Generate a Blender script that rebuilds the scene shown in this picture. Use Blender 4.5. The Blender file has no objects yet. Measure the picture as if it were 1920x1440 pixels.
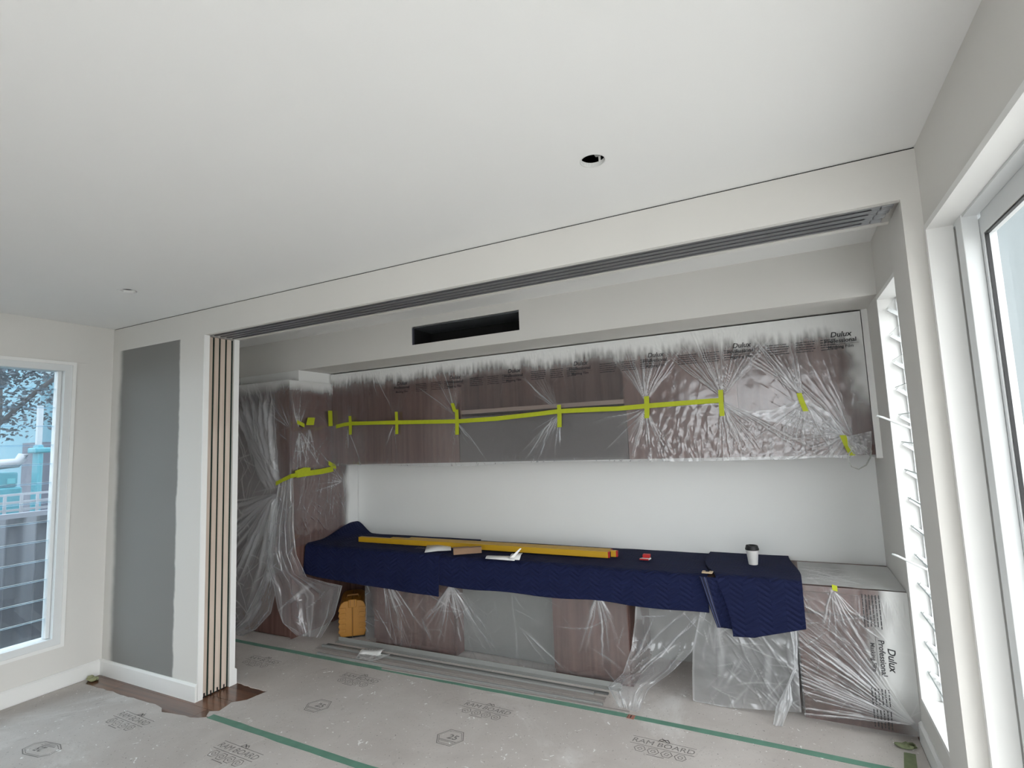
import bpy, bmesh, math, random
import numpy as np
from mathutils import Vector, Matrix

# ------------------------------------------------------------------ camera, sky, exposure
sc = bpy.context.scene
COL = sc.collection
YAW, PITCH, ROLL, FPX = -0.46653663, 0.10407494, -0.03930103, 1000.0
CAM = Vector((0.0, 0.0, 1.669))
def cam_axes():
    cy, sy, cp, sp = math.cos(YAW), math.sin(YAW), math.cos(PITCH), math.sin(PITCH)
    fw = Vector((sy*cp, cy*cp, sp)); rt = Vector((cy, -sy, 0)); up = rt.cross(fw)
    cr, sr = math.cos(ROLL), math.sin(ROLL)
    return cr*rt + sr*up, -sr*rt + cr*up, fw
RT, UP, FW = cam_axes()
cd = bpy.data.cameras.new('camera'); cam = bpy.data.objects.new('camera', cd); COL.objects.link(cam)
cd.sensor_fit = 'HORIZONTAL'; cd.sensor_width = 36.0; cd.lens = 36.0*FPX/1920.0
cd.clip_start = 0.02; cd.clip_end = 300
m3 = Matrix((RT, UP, -FW)).transposed()
cam.matrix_world = Matrix.Translation(CAM) @ m3.to_4x4()
sc.camera = cam

world = bpy.data.worlds.new('overcast_sky'); sc.world = world; world.use_nodes = True
bgn = world.node_tree.nodes['Background']
bgn.inputs[0].default_value = (0.96, 0.985, 1.0, 1); bgn.inputs[1].default_value = 1.0
sc.view_settings.view_transform = 'Standard'; sc.view_settings.look = 'None'
sc.view_settings.gamma = 1.0; sc.view_settings.use_curve_mapping = False
sc.view_settings.exposure = 2.5

# ------------------------------------------------------------------ helpers
rng = random.Random(7)
nrng = np.random.RandomState(11)
OFF = {}
def off(o): return OFF.get(o.name, Vector((0, 0, 0))) if o else Vector((0, 0, 0))
def px(x, y, axis, val):
    """the point on plane axis=val that the photo shows at pixel (x, y)"""
    d = FW + RT*((x-960)/FPX) - UP*((y-720)/FPX)
    t = (val-CAM[axis])/d[axis]
    return CAM + d*t
def link(o, parent=None):
    COL.objects.link(o)
    if parent is not None: o.parent = parent
    return o
def tag(o, label=None, cat=None, group=None, kind=None):
    if label: o['label'] = label
    if cat: o['category'] = cat
    if group: o['group'] = group
    if kind: o['kind'] = kind
    return o
def thing(name, label, cat, loc=(0, 0, 0), group=None):
    o = bpy.data.objects.new(name, None); o.location = loc; o.empty_display_size = 0.05
    COL.objects.link(o); OFF[o.name] = Vector(loc)
    return tag(o, label, cat, group)
def mk(name, V, F, mat, parent=None, smooth=False, attrs=None, uv=None):
    """one mesh object from world-space vertices"""
    V = np.asarray(V, dtype=float).reshape(-1, 3)
    if parent is not None: base = off(parent)
    else:
        lo, hi = V.min(0), V.max(0); base = Vector(((lo[0]+hi[0])/2, (lo[1]+hi[1])/2, lo[2]))
    V = V - np.array(base)
    me = bpy.data.meshes.new(name); me.from_pydata(V.tolist(), [], F)
    if mat is not None:
        for m in (mat if isinstance(mat, (list, tuple)) else [mat]): me.materials.append(m)
    if smooth: me.polygons.foreach_set('use_smooth', [True]*len(me.polygons))
    if attrs:
        for k, a in attrs.items():
            at = me.attributes.new(k, 'FLOAT', 'POINT'); at.data.foreach_set('value', np.asarray(a, dtype=np.float32).ravel())
    if uv is not None:
        uvl = me.uv_layers.new(name='UVMap')
        li = np.zeros(len(me.loops), dtype=np.int32); me.loops.foreach_get('vertex_index', li)
        uvl.data.foreach_set('uv', np.asarray(uv, dtype=np.float32)[li].ravel())
    me.update()
    o = bpy.data.objects.new(name, me); OFF[o.name] = Vector(base)
    if parent is None: o.location = base
    return link(o, parent)
BF = [(0, 3, 2, 1), (4, 5, 6, 7), (0, 1, 5, 4), (1, 2, 6, 5), (2, 3, 7, 6), (3, 0, 4, 7)]
def bv(x0, x1, y0, y1, z0, z1):
    return [(x0, y0, z0), (x1, y0, z0), (x1, y1, z0), (x0, y1, z0), (x0, y0, z1), (x1, y0, z1), (x1, y1, z1), (x0, y1, z1)]
def boxes(name, L, mat, parent=None, bevel=0.0):
    """a mesh of one or several boxes"""
    V, F = [], []
    for b in L:
        n = len(V); V += bv(*b); F += [tuple(i+n for i in f) for f in BF]
    o = mk(name, V, F, mat, parent)
    if bevel: bev(o, bevel)
    return o
def frame_y(x0, x1, y0, y1, z0, z1, w, wt=None, wb=None):
    """the four bars of a frame in a y-z opening"""
    wt = w if wt is None else wt; wb = w if wb is None else wb
    return [(x0, x1, y0, y0+w, z0, z1), (x0, x1, y1-w, y1, z0, z1), (x0, x1, y0+w, y1-w, z1-wt, z1), (x0, x1, y0+w, y1-w, z0, z0+wb)]
def bev(o, w, seg=2):
    bm = bmesh.new(); bm.from_mesh(o.data)
    es = [e for e in bm.edges if len(e.link_faces) == 2 and e.calc_face_angle(0) > 0.5]
    bmesh.ops.bevel(bm, geom=es, offset=w, segments=seg, affect='EDGES', clamp_overlap=True, profile=0.5)
    bm.to_mesh(o.data); bm.free()
    return o
def prism(name, poly, axis, a, b, mat, parent=None, bevel=0.0):
    """polygon (2D) extruded from a to b along an axis; the 2D pair takes the other two axes in order"""
    def p3(p, t):
        l = [p[0], p[1]]; l.insert(axis, t); return tuple(l)
    n = len(poly)
    V = [p3(p, a) for p in poly] + [p3(p, b) for p in poly]
    F = [tuple(range(n)), tuple(range(2*n-1, n-1, -1))] + [(i, i+n, (i+1) % n+n, (i+1) % n) for i in range(n)]
    o = mk(name, V, F, mat, parent)
    bm = bmesh.new(); bm.from_mesh(o.data); bmesh.ops.recalc_face_normals(bm, faces=bm.faces)
    bm.to_mesh(o.data); bm.free()
    if bevel: bev(o, bevel)
    return o
def lathe(name, prof, c, mat, parent=None, n=28, smooth=True):
    V, F = [], []
    for r, z in prof:
        for i in range(n):
            a = 2*math.pi*i/n; V.append((c[0]+r*math.cos(a), c[1]+r*math.sin(a), c[2]+z))
    for j in range(len(prof)-1):
        for i in range(n):
            F.append((j*n+i, j*n+(i+1) % n, (j+1)*n+(i+1) % n, (j+1)*n+i))
    F.append(tuple(range(n-1, -1, -1))); F.append(tuple((len(prof)-1)*n+i for i in range(n)))
    o = mk(name, V, F, mat, parent, smooth)
    return o
def tube(name, pts, r, mat, parent=None, n=6):
    """a round bar along a path of points"""
    pts = [Vector(p) for p in pts]; V, F = [], []
    for i, p in enumerate(pts):
        d = (pts[min(i+1, len(pts)-1)]-pts[max(i-1, 0)]).normalized()
        a = d.orthogonal().normalized() if i == 0 else (a - d*a.dot(d)).normalized()
        b = d.cross(a)
        for k in range(n):
            t = 2*math.pi*k/n; V.append(p + a*(r*math.cos(t)) + b*(r*math.sin(t)))
    for i in range(len(pts)-1):
        for k in range(n): F.append((i*n+k, i*n+(k+1) % n, (i+1)*n+(k+1) % n, (i+1)*n+k))
    F.append(tuple(range(n-1, -1, -1))); F.append(tuple((len(pts)-1)*n+k for k in range(n)))
    return mk(name, V, F, mat, parent, True)
def grid_faces(nu, nv):
    i = np.arange(nv-1)[:, None]*nu + np.arange(nu-1)[None, :]
    return np.stack([i, i+1, i+nu+1, i+nu], -1).reshape(-1, 4).tolist()
def copy_obj(o, dloc, parent=None):
    c = o.copy(); c.location = Vector(o.location)+Vector(dloc); link(c, parent); OFF[c.name] = off(o)+Vector(dloc)
    return c

# ------------------------------------------------------------------ materials
def nt(name):
    m = bpy.data.materials.new(name); m.use_nodes = True
    return m, m.node_tree.nodes, m.node_tree.links
def lin(c): return tuple((v/12.92 if v <= 0.04045 else ((v+0.055)/1.055)**2.4) for v in (q/255 for q in c))
def rgba(c): return (c[0], c[1], c[2], 1)
def simple(name, col, rough=0.6, metal=0.0, var=0.08, scale=6.0, bump=0.0, bscale=80.0, spec=0.5, stretch=(1, 1, 1)):
    """plain procedural surface: colour broken up by noise, fine relief by bump"""
    m, N, L = nt(name); p = N['Principled BSDF']
    p.inputs['Roughness'].default_value = rough; p.inputs['Metallic'].default_value = metal
    p.inputs['Specular IOR Level'].default_value = spec
    tc = N.new('ShaderNodeTexCoord'); mp = N.new('ShaderNodeMapping'); mp.inputs['Scale'].default_value = stretch
    L.new(tc.outputs['Object'], mp.inputs[0])
    nz = N.new('ShaderNodeTexNoise'); nz.inputs['Scale'].default_value = scale; nz.inputs['Detail'].default_value = 5
    L.new(mp.outputs[0], nz.inputs['Vector'])
    mx = N.new('ShaderNodeMix'); mx.data_type = 'RGBA'
    mx.inputs[6].default_value = rgba([c*(1-var) for c in col]); mx.inputs[7].default_value = rgba([min(1, c*(1+var)) for c in col])
    L.new(nz.outputs[0], mx.inputs[0]); L.new(mx.outputs[2], p.inputs['Base Color'])
    if bump:
        n2 = N.new('ShaderNodeTexNoise'); n2.inputs['Scale'].default_value = bscale; n2.inputs['Detail'].default_value = 3
        L.new(mp.outputs[0], n2.inputs['Vector'])
        b = N.new('ShaderNodeBump'); b.inputs['Strength'].default_value = bump; b.inputs['Distance'].default_value = 0.002
        L.new(n2.outputs[0], b.inputs['Height']); L.new(b.outputs[0], p.inputs['Normal'])
    return m
def wood(name, c0, c1, axis='Z', rough=0.45, scale=1.0, coat=0.0):
    m, N, L = nt(name); p = N['Principled BSDF']; p.inputs['Roughness'].default_value = rough
    p.inputs['Coat Weight'].default_value = coat; p.inputs['Coat Roughness'].default_value = 0.08
    tc = N.new('ShaderNodeTexCoord'); mp = N.new('ShaderNodeMapping')
    s = [30*scale]*3; s['XYZ'.index(axis)] = 1.2*scale; mp.inputs['Scale'].default_value = s
    L.new(tc.outputs['Object'], mp.inputs[0])
    nz = N.new('ShaderNodeTexNoise'); nz.inputs['Scale'].default_value = 1.0; nz.inputs['Detail'].default_value = 6; nz.inputs['Distortion'].default_value = 0.6
    L.new(mp.outputs[0], nz.inputs['Vector'])
    cr = N.new('ShaderNodeValToRGB'); cr.color_ramp.elements[0].position = 0.3; cr.color_ramp.elements[1].position = 0.7
    cr.color_ramp.elements[0].color = rgba(c0); cr.color_ramp.elements[1].color = rgba(c1)
    oi = N.new('ShaderNodeObjectInfo'); ad = N.new('ShaderNodeMath'); ad.operation = 'MULTIPLY_ADD'
    ad.inputs[1].default_value = 0.25; ad.inputs[2].default_value = -0.12
    L.new(oi.outputs['Random'], ad.inputs[0]); a2 = N.new('ShaderNodeMath'); L.new(nz.outputs[0], a2.inputs[0]); L.new(ad.outputs[0], a2.inputs[1])
    L.new(a2.outputs[0], cr.inputs[0]); L.new(cr.outputs[0], p.inputs['Base Color'])
    return m
def glass(name, tint=(0.965, 0.97, 0.968), refl=0.08, dust=0.0, dcol=(0.8, 0.88, 1.0)):
    """thin window glass: clear with a faint sharp reflection"""
    m, N, L = nt(name); N.remove(N['Principled BSDF'])
    t = N.new('ShaderNodeBsdfTransparent'); t.inputs[0].default_value = rgba(tint)
    g = N.new('ShaderNodeBsdfGlossy'); g.inputs['Roughness'].default_value = 0.03
    lw = N.new('ShaderNodeLayerWeight'); pw = N.new('ShaderNodeMath'); pw.operation = 'POWER'; pw.inputs[1].default_value = 5.0; L.new(lw.outputs['Facing'], pw.inputs[0])
    f = N.new('ShaderNodeMath'); f.operation = 'MULTIPLY_ADD'; f.inputs[1].default_value = 0.6; f.inputs[2].default_value = refl*0.5; L.new(pw.outputs[0], f.inputs[0])
    x = N.new('ShaderNodeMixShader'); L.new(f.outputs[0], x.inputs[0]); L.new(t.outputs[0], x.inputs[1]); L.new(g.outputs[0], x.inputs[2])
    out = x.outputs[0]
    if dust:   # a film of builder's dust scatters some of the daylight
        tl = N.new('ShaderNodeBsdfTranslucent'); tl.inputs[0].default_value = rgba(dcol)
        y = N.new('ShaderNodeMixShader'); y.inputs[0].default_value = dust; L.new(out, y.inputs[1]); L.new(tl.outputs[0], y.inputs[2]); out = y.outputs[0]
    L.new(out, N['Material Output'].inputs[0])
    return m
M = {}
WALLC = (0.70, 0.685, 0.655)
M['paint'] = simple('wall_paint', WALLC, 0.75, var=0.02, scale=3, bump=0.05, bscale=160)
M['ceil'] = simple('ceiling_paint', (0.82, 0.82, 0.81), 0.85, var=0.015, scale=2, bump=0.05, bscale=160)
M['white'] = simple('white_gloss_paint', (0.83, 0.83, 0.815), 0.4, var=0.02, scale=5)
M['alu'] = simple('white_powdercoat', (0.72, 0.74, 0.745), 0.35, var=0.015, scale=5)
M['splash'] = simple('back_wall_paint', (0.79, 0.80, 0.79), 0.6, var=0.02, scale=3)
M['dark'] = simple('dark_void', (0.012, 0.012, 0.014), 0.8, var=0.2)  # near-black colour carrying the shade of gaps and voids
M['black'] = simple('black_plastic', (0.01, 0.01, 0.011), 0.45, var=0.1)
M['track'] = simple('track_aluminium', (0.30, 0.305, 0.32), 0.42, metal=0.6, var=0.1, scale=12, stretch=(0.3, 6, 6))
M['glass'] = glass('window_glass')
M['glassedge'] = simple('ground_glass_edge', (0.62, 0.70, 0.70), 0.5)
M['dustglass'] = glass('dusty_louvre_glass', tint=(0.86, 0.93, 0.97), dust=0.035)
M['raw_timber'] = wood('raw_pine_edge', (0.50, 0.40, 0.33), (0.68, 0.58, 0.50), 'Z', 0.7)
M['plank'] = wood('dark_floor_board', (0.075, 0.030, 0.014), (0.17, 0.075, 0.038), 'X', 0.3, coat=0.4)
M['walnut'] = wood('walnut_veneer', (0.078, 0.037, 0.030), (0.158, 0.086, 0.073), 'Z', 0.45, scale=0.8)
M['gap_dark'] = simple('dark_green_gap_shade', (0.010, 0.022, 0.016), 0.9, var=0.2)

def patch_paint():
    """wall paint with an unpainted grey rectangle whose brushed edges wander"""
    m, N, L = nt('wall_paint_with_bare_patch'); p = N['Principled BSDF']; p.inputs['Roughness'].default_value = 0.75
    g = N.new('ShaderNodeNewGeometry'); sep = N.new('ShaderNodeSeparateXYZ')
    nz = N.new('ShaderNodeTexNoise'); nz.inputs['Scale'].default_value = 6; nz.inputs['Detail'].default_value = 6
    L.new(g.outputs['Position'], nz.inputs['Vector'])
    vm = N.new('ShaderNodeVectorMath'); vm.operation = 'MULTIPLY_ADD'; vm.inputs[1].default_value = (0.05, 0, 0.05); L.new(nz.outputs['Color'], vm.inputs[0]); L.new(g.outputs['Position'], vm.inputs[2])
    L.new(vm.outputs[0], sep.inputs[0])
    def ramp(sock, a, b):
        r = N.new('ShaderNodeMapRange'); r.interpolation_type = 'SMOOTHSTEP'; r.inputs[1].default_value = a; r.inputs[2].default_value = b; L.new(sock, r.inputs[0]); return r.outputs[0]
    def mul(a, b):
        q = N.new('ShaderNodeMath'); q.operation = 'MULTIPLY'; L.new(a, q.inputs[0]); L.new(b, q.inputs[1]); return q.outputs[0]
    k = mul(mul(ramp(sep.outputs[0], -4.75, -4.665), ramp(sep.outputs[0], -3.91, -3.935)), ramp(sep.outputs[2], 2.60, 2.555))
    mx = N.new('ShaderNodeMix'); mx.data_type = 'RGBA'; mx.inputs[6].default_value = rgba(WALLC); mx.inputs[7].default_value = (0.225, 0.222, 0.217, 1)
    L.new(k, mx.inputs[0]); L.new(mx.outputs[2], p.inputs['Base Color'])
    return m
M['patch'] = patch_paint()

# ------------------------------------------------------------------ the setting
XL, XR, YF, YB, YK, H = -4.85, 0.52, 2.387, 2.66, 4.27, 2.70
YR = -1.5
OX0, OX1, OZ = -3.67, 0.459, 2.508
def S(o): o['kind'] = 'structure'; return o

# ground outside; the left part is darkened to cut bounce light
S(mk('dim_ground_left', [(-40, -40, -0.30), (XL-0.15, -40, -0.30), (XL-0.15, 40, -0.30), (-40, 40, -0.30)], [(0, 1, 2, 3)], simple('dim_ground_low_bounce', (0.085, 0.08, 0.072), 0.95, var=0.3, scale=2)))
S(mk('ground', [(XL-0.15, -40, -0.30), (40, -40, -0.30), (40, 40, -0.30), (XL-0.15, 40, -0.30)], [(0, 1, 2, 3)], simple('pale_paving', (0.46, 0.455, 0.44), 0.9, scale=0.6)))
# floor slab with boards where the protection sheet is cut away
floor = S(boxes('floor', [(XL-0.2, XR+0.2, YR, YK+0.15, -0.12, -0.004)], M['plank']))
for r, y0 in enumerate((2.08, 2.215, 2.35, 2.485, 2.62)):
    cuts = [-4.848, (-4.2, -4.45, -3.95, -4.0, -4.3)[r], (-3.1, -3.5, -3.2, -3.05, -3.55)[r], -2.9]
    for a, b in zip(cuts, cuts[1:]):
        boxes('floor_board', [(a+0.0008, b-0.0008, y0+0.0008, y0+0.1342, -0.004, 0.0)], M['plank'], floor)

# ceiling with two round downlight cut-outs
def ceiling():
    holes = [(-0.558, 1.857), (-3.627, 1.845)]; hr, hs, n = 0.045, 0.07, 24
    xs = sorted([XL-0.15, XR+0.15] + [c[0]+s*hs for c in holes for s in (-1, 1)])
    ys = sorted({YR, YK+0.15, holes[0][1]-hs, holes[0][1]+hs})
    hy = (ys[1]+ys[2])/2
    V, F = [], []
    def quad(x0, x1, y0, y1):
        k = len(V); V.extend([(x0, y0, H), (x0, y1, H), (x1, y1, H), (x1, y0, H)]); F.append((k, k+1, k+2, k+3))
    quad(xs[0], xs[-1], ys[0], ys[1]); quad(xs[0], xs[-1], ys[2], ys[3])
    for i in range(5):
        if i in (0, 2, 4): quad(xs[i], xs[i+1], ys[1], ys[2])
        else:
            cx = (xs[i]+xs[i+1])/2; k = len(V)
            for j in range(n):
                a = 2*math.pi*j/n+math.pi/4; c, s = math.cos(a), math.sin(a); q = (xs[i+1]-xs[i])/2/max(abs(c), abs(s))
                V.append((cx+q*c, hy+q*s, H)); V.append((cx+hr*c, hy+hr*s, H)); V.append((cx+hr*c, hy+hr*s, H+0.013))
            for j in range(n):
                a, b = k+3*j, k+3*((j+1) % n)
                F.append((a, a+1, b+1, b)); F.append((a+1, a+2, b+2, b+1))
    return S(mk('ceiling', V, F, M['ceil']))
ceil = ceiling()
S(boxes('ceiling_cavity', [(XL-0.15, XR+0.15, YR, YK+0.15, H+0.30, H+0.33)], M['dark']))

# left wall with its window opening
WY0, WY1, WZ0, WZ1 = 0.75, 2.118, 0.305, 2.382
S(boxes('wall_left', [(XL-0.15, XL, YR, WY0, -0.1, H+0.3), (XL-0.15, XL, WY1, YK+0.15, -0.1, H+0.3), (XL-0.15, XL, WY0, WY1, -0.1, WZ0), (XL-0.15, XL, WY0, WY1, WZ1, H+0.3)], M['paint']))
# unseen overhang added to cut skylight through the left window
S(boxes('added_sky_blocker', [(XL-1.05, XL-0.15, YR-0.5, YK+0.6, 2.62, 2.72), (XL-1.08, XL-1.05, YR-0.5, YK+0.6, 2.56, 2.76)], M['white']))
# right wall with the sliding door and the louvre window openings
DY0, DY1, DZ1 = -1.4, 2.357, 2.383
LY0, LY1, LZ0, LZ1 = 2.80, 3.515, 0.25, 2.378
S(boxes('wall_right', [(XR, XR+0.15, YR, DY0, -0.1, H+0.3), (XR, XR+0.15, DY1, LY0, -0.1, H+0.3), (XR, XR+0.15, LY1, YK+0.15, -0.1, H+0.3),
    (XR, XR+0.15, DY0, DY1, DZ1, H+0.3), (XR, XR+0.15, LY0, LY1, LZ1, H+0.3), (XR, XR+0.15, LY0, LY1, -0.1, LZ0)], M['paint']))
S(boxes('wall_rear', [(XL, -1.5, YR-0.15, YR, -0.1, H+0.3), (-1.5, XR, YR-0.15, YR, 2.52, H+0.3)], M['paint']))
S(boxes('wall_back', [(XL, XR, YK, YK+0.15, -0.1, H+0.3)], M['splash']))
# dividing wall: hollow nib that swallows the stacked doors, head, slim right nib
S(boxes('wall_nib_front_leaf', [(XL, OX0, YF, YF+0.036, 0.0, OZ)], M['patch']))
S(boxes('wall_nib_rear_leaf', [(XL, OX0, YB-0.038, YB, 0.0, OZ)], M['paint']))
S(boxes('wall_head', [(XL, XR, YF, YF+0.030, OZ, H-0.006), (XL, XR, YF+0.03, YB, OZ+0.03, H-0.006), (XL, XR, YB-0.035, YB, OZ, H-0.006), (XL, OX0, YF+0.03, YB-0.03, OZ, OZ+0.04)], M['paint']))
S(boxes('wall_nib_right', [(OX1, XR, YF, YB, 0.0, OZ)], M['paint']))
S(boxes('shade_gap_strip', [(XL+0.003, XR, YF+0.006, YB-0.006, H-0.006, H)], M['dark']))          # dark strip colouring in the shadow gap under the ceiling
# white jamb faces of the hollow nib
S(boxes('trim_2', [(OX0, OX0+0.006, YF-0.002, YF+0.038, 0.0, OZ)], M['white']))
S(boxes('trim_3', [(OX0, OX0+0.006, YB-0.04, YB+0.002, 0.0, OZ)], M['white']))
# bulkhead with the cut-out for the air vent
BY, BZ = 3.52, 2.395
vx0, vx1, vz0, vz1 = -2.685, -1.693, 2.479, 2.632
S(boxes('wall_bulkhead', [(XL, vx0, BY, BY+0.013, BZ, H), (vx1, XR, BY, BY+0.013, BZ, H), (vx0, vx1, BY, BY+0.013, BZ, vz0), (vx0, vx1, BY, BY+0.013, vz1, H),
    (XL, XR, BY+0.013, YK, BZ, BZ+0.013)], M['paint']))
# skirting boards
S(prism('baseboard_left', [(XL, 0), (XL+0.018, 0), (XL+0.018, 0.100), (XL+0.006, 0.112), (XL, 0.112)], 1, YR, YF-0.018, M['white']))
S(prism('baseboard_nib', [(YF, 0), (YF-0.018, 0), (YF-0.018, 0.100), (YF-0.006, 0.112), (YF, 0.112)], 0, XL, OX0+0.006, M['white']))
S(prism('baseboard_nib_rear', [(YB+0.002, 0.0), (YB+0.018, 0), (YB+0.018, 0.100), (YB+0.006, 0.112), (YB+0.002, 0.112)], 0, XL, OX0+0.006, M['white']))
S(prism('baseboard_right', [(XR, 0), (XR-0.016, 0), (XR-0.016, 0.100), (XR-0.005, 0.112), (XR, 0.112)], 1, YB, 3.62, M['white']))
# cover batten joint above the window
S(boxes('trim_4', [(XL, XL+0.007, 0.3, 2.22, 2.396, 2.460)], M['paint']))

# ---- louvre window in the left wall
def louvre_blade(name, x, y0, y1, z, ang, w=0.152, t=0.006, parent=None, mat=None):
    c, s = math.cos(ang), math.sin(ang); V = []
    for yy in (y0, y1):
        for a, b in ((-w/2, -t/2), (w/2, -t/2), (w/2, t/2), (-w/2, t/2)):
            V.append((x + a*s + b*c, yy, z + a*c - b*s))
    F = [(0, 1, 2, 3), (7, 6, 5, 4), (0, 4, 5, 1), (1, 5, 6, 2), (2, 6, 7, 3), (3, 7, 4, 0)]
    o = mk(name, V, F, mat or [M['glass'], M['glassedge']], parent)
    if mat is None or isinstance(mat, list):
        for i in (3, 5): o.data.polygons[i].material_index = 1      # the ground long edges of the glass
    return o
w1 = thing('window_1', None, None, (XL, 1.4, WZ0)); S(w1)
boxes('window_frame', frame_y(XL-0.12, XL+0.012, WY0, WY1, WZ0, WZ1, 0.060), M['alu'], w1)
boxes('architrave', frame_y(XL+0.0002, XL+0.018, WY0-0.012, WY1+0.012, WZ0-0.012, WZ1+0.012, 0.024), M['white'], w1)
boxes('gallery_channel', [(XL-0.09, XL-0.03, WY1-0.085, WY1-0.06, WZ0+0.062, WZ1-0.058)], M['alu'], w1, 0.003)
nb = 14; zp = (WZ1-WZ0-0.12)/nb
for i in range(nb):
    z = WZ0+0.062+zp*(i+0.5)
    louvre_blade('pane', XL-0.06, WY0+0.062, WY1-0.083, z, math.radians(7), w=zp+0.014, parent=w1, mat=[M['dustglass'], M['glassedge']])

# ---- louvre window in the right wall, blades open
w2 = thing('window_2', None, None, (XR, 3.2, LZ0)); S(w2)
boxes('reveal', frame_y(XR-0.006, XR+0.10, LY0, LY1, LZ0, LZ1, 0.022), M['white'], w2)
boxes('window_frame', frame_y(XR+0.10, XR+0.15, LY0, LY1, LZ0, LZ1, 0.047), M['alu'], w2)
boxes('gallery_channel', [(XR+0.075, XR+0.10, LY1-0.040, LY1-0.022, LZ0+0.03, LZ1-0.03), (XR+0.075, XR+0.10, LY0+0.022, LY0+0.04, LZ0+0.03, LZ1-0.03)], M['alu'], w2, 0.002)
LA = math.radians(52); npan = 14; lp = (LZ1-LZ0-0.10)/npan
for i in range(npan):
    z = LZ0+0.05+lp*(i+0.5)
    louvre_blade('pane', XR+0.088, LY0+0.045, LY1-0.045, z, -LA, parent=w2)
    for yy in (LY1-0.046, LY0+0.034):
        louvre_blade('blade_clip', XR+0.088, yy, yy+0.012, z, -LA, w=0.128, t=0.020, parent=w2, mat=M['alu'])
for zz in (LZ0+0.05+lp*4.5, LZ0+0.05+lp*9.5):
    x0 = XR+0.03
    tube('latch_handle', [(x0+0.05, LY1-0.05, zz-0.03), (x0-0.02, LY1-0.06, zz+0.005), (x0-0.075, LY1-0.06, zz+0.035), (x0-0.10, LY1-0.06, zz+0.044)], 0.006, M['alu'], w2)

# ---- sliding glass door in the right wall
d1 = thing('door_1', None, None, (XR, 0.2, 0)); S(d1)
boxes('reveal_lip', frame_y(XR-0.008, XR+0.0698, DY0, DY1, 0.0, DZ1, 0.022, wb=0.001), M['white'], d1)
boxes('door_frame', [(XR+0.070, XR+0.15, DY0, DY1, 2.352, DZ1), (XR+0.070, XR+0.15, DY0, DY1, -0.05, 0.02), (XR+0.113, XR+0.15, 2.29, DY1, 0.02, 2.352)], M['alu'], d1)
boxes('door_jamb', [(XR+0.066, XR+0.1125, 2.235, 2.300, 0.02, 2.366)], M['alu'], d1, 0.003)
boxes('door_panel_frame', [(XR+0.113, XR+0.148, 2.215, 2.289, 0.021, 2.338), (XR+0.113, XR+0.148, DY0, 2.215, 2.282, 2.351), (XR+0.113, XR+0.148, DY0, 2.215, 0.021, 0.11)], M['alu'], d1)
boxes('gasket', [(XR+0.117, XR+0.127, 2.209, 2.2155, 0.11, 2.282), (XR+0.117, XR+0.127, DY0, 2.2155, 2.276, 2.2825)], M['black'], d1)
boxes('pane', [(XR+0.122, XR+0.128, DY0, 2.2155, 0.11, 2.2825)], M['glass'], d1)
# ---- wide glazed opening added behind the viewer to let light in
w3 = thing('added_light_opening', None, None, (-2.3, YR, 0)); S(w3)
boxes('window_frame', [(-1.5, -1.44, YR-0.12, YR-0.04, 0, 2.52), (XR-0.06, XR, YR-0.12, YR-0.04, 0, 2.52), (-0.5, -0.44, YR-0.12, YR-0.04, 0, 2.52), (-1.44, XR-0.06, YR-0.12, YR-0.04, 2.46, 2.52), (-1.44, XR-0.06, YR-0.12, YR-0.04, -0.02, 0.04)], M['alu'], w3)
boxes('pane', [(-1.44, -0.50, YR-0.085, YR-0.079, 0.04, 2.46)], M['glass'], w3)
boxes('pane', [(-0.44, XR-0.06, YR-0.085, YR-0.079, 0.04, 2.46)], M['glass'], w3)

# ------------------------------------------------------------------ more materials
def board_mat():
    """grey floor protection board: dusty, scuffed, dark specks and dried white paint drops"""
    m, N, L = nt('floor_protection_board'); p = N['Principled BSDF']; p.inputs['Roughness'].default_value = 0.8
    g = N.new('ShaderNodeNewGeometry')
    def noise(sc_, det=6, dist=0.0, rough=0.6):
        n = N.new('ShaderNodeTexNoise'); n.inputs['Scale'].default_value = sc_; n.inputs['Detail'].default_value = det; n.inputs['Distortion'].default_value = dist; n.inputs['Roughness'].default_value = rough
        L.new(g.outputs['Position'], n.inputs['Vector']); return n.outputs[0]
    def ramp(s, a, b):
        r = N.new('ShaderNodeMapRange'); r.inputs[1].default_value = a; r.inputs[2].default_value = b; L.new(s, r.inputs[0]); return r.outputs[0]
    def mix(f, a, b):
        x = N.new('ShaderNodeMix'); x.data_type = 'RGBA'; L.new(f, x.inputs[0])
        for i, v in ((6, a), (7, b)):
            if isinstance(v, tuple): x.inputs[i].default_value = rgba(v)
            else: L.new(v, x.inputs[i])
        return x.outputs[2]
    c = mix(ramp(noise(1.7, 8, 0.4), 0.3, 0.72), (0.46, 0.422, 0.396), (0.60, 0.562, 0.535))
    c = mix(ramp(noise(0.9, 9, 1.2, 0.7), 0.56, 0.74), c, (0.69, 0.67, 0.65))
    c = mix(ramp(noise(70, 4), 0.66, 0.72), c, (0.13, 0.12, 0.112))
    c = mix(ramp(noise(150, 2), 0.70, 0.76), c, (0.10, 0.09, 0.085))
    c = mix(ramp(noise(48, 2), 0.72, 0.74), c, (0.82, 0.82, 0.80))
    c = mix(ramp(noise(20, 3, 1.6), 0.685, 0.70), c, (0.84, 0.84, 0.82))
    c = mix(ramp(noise(4.5, 9, 2.5, 0.75), 0.60, 0.80), c, (0.27, 0.25, 0.235))
    L.new(c, p.inputs['Base Color'])
    b = N.new('ShaderNodeBump'); b.inputs['Strength'].default_value = 0.25; b.inputs['Distance'].default_value = 0.004
    L.new(noise(9, 8), b.inputs['Height']); L.new(b.outputs[0], p.inputs['Normal'])
    return m
M['board'] = board_mat()
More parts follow.
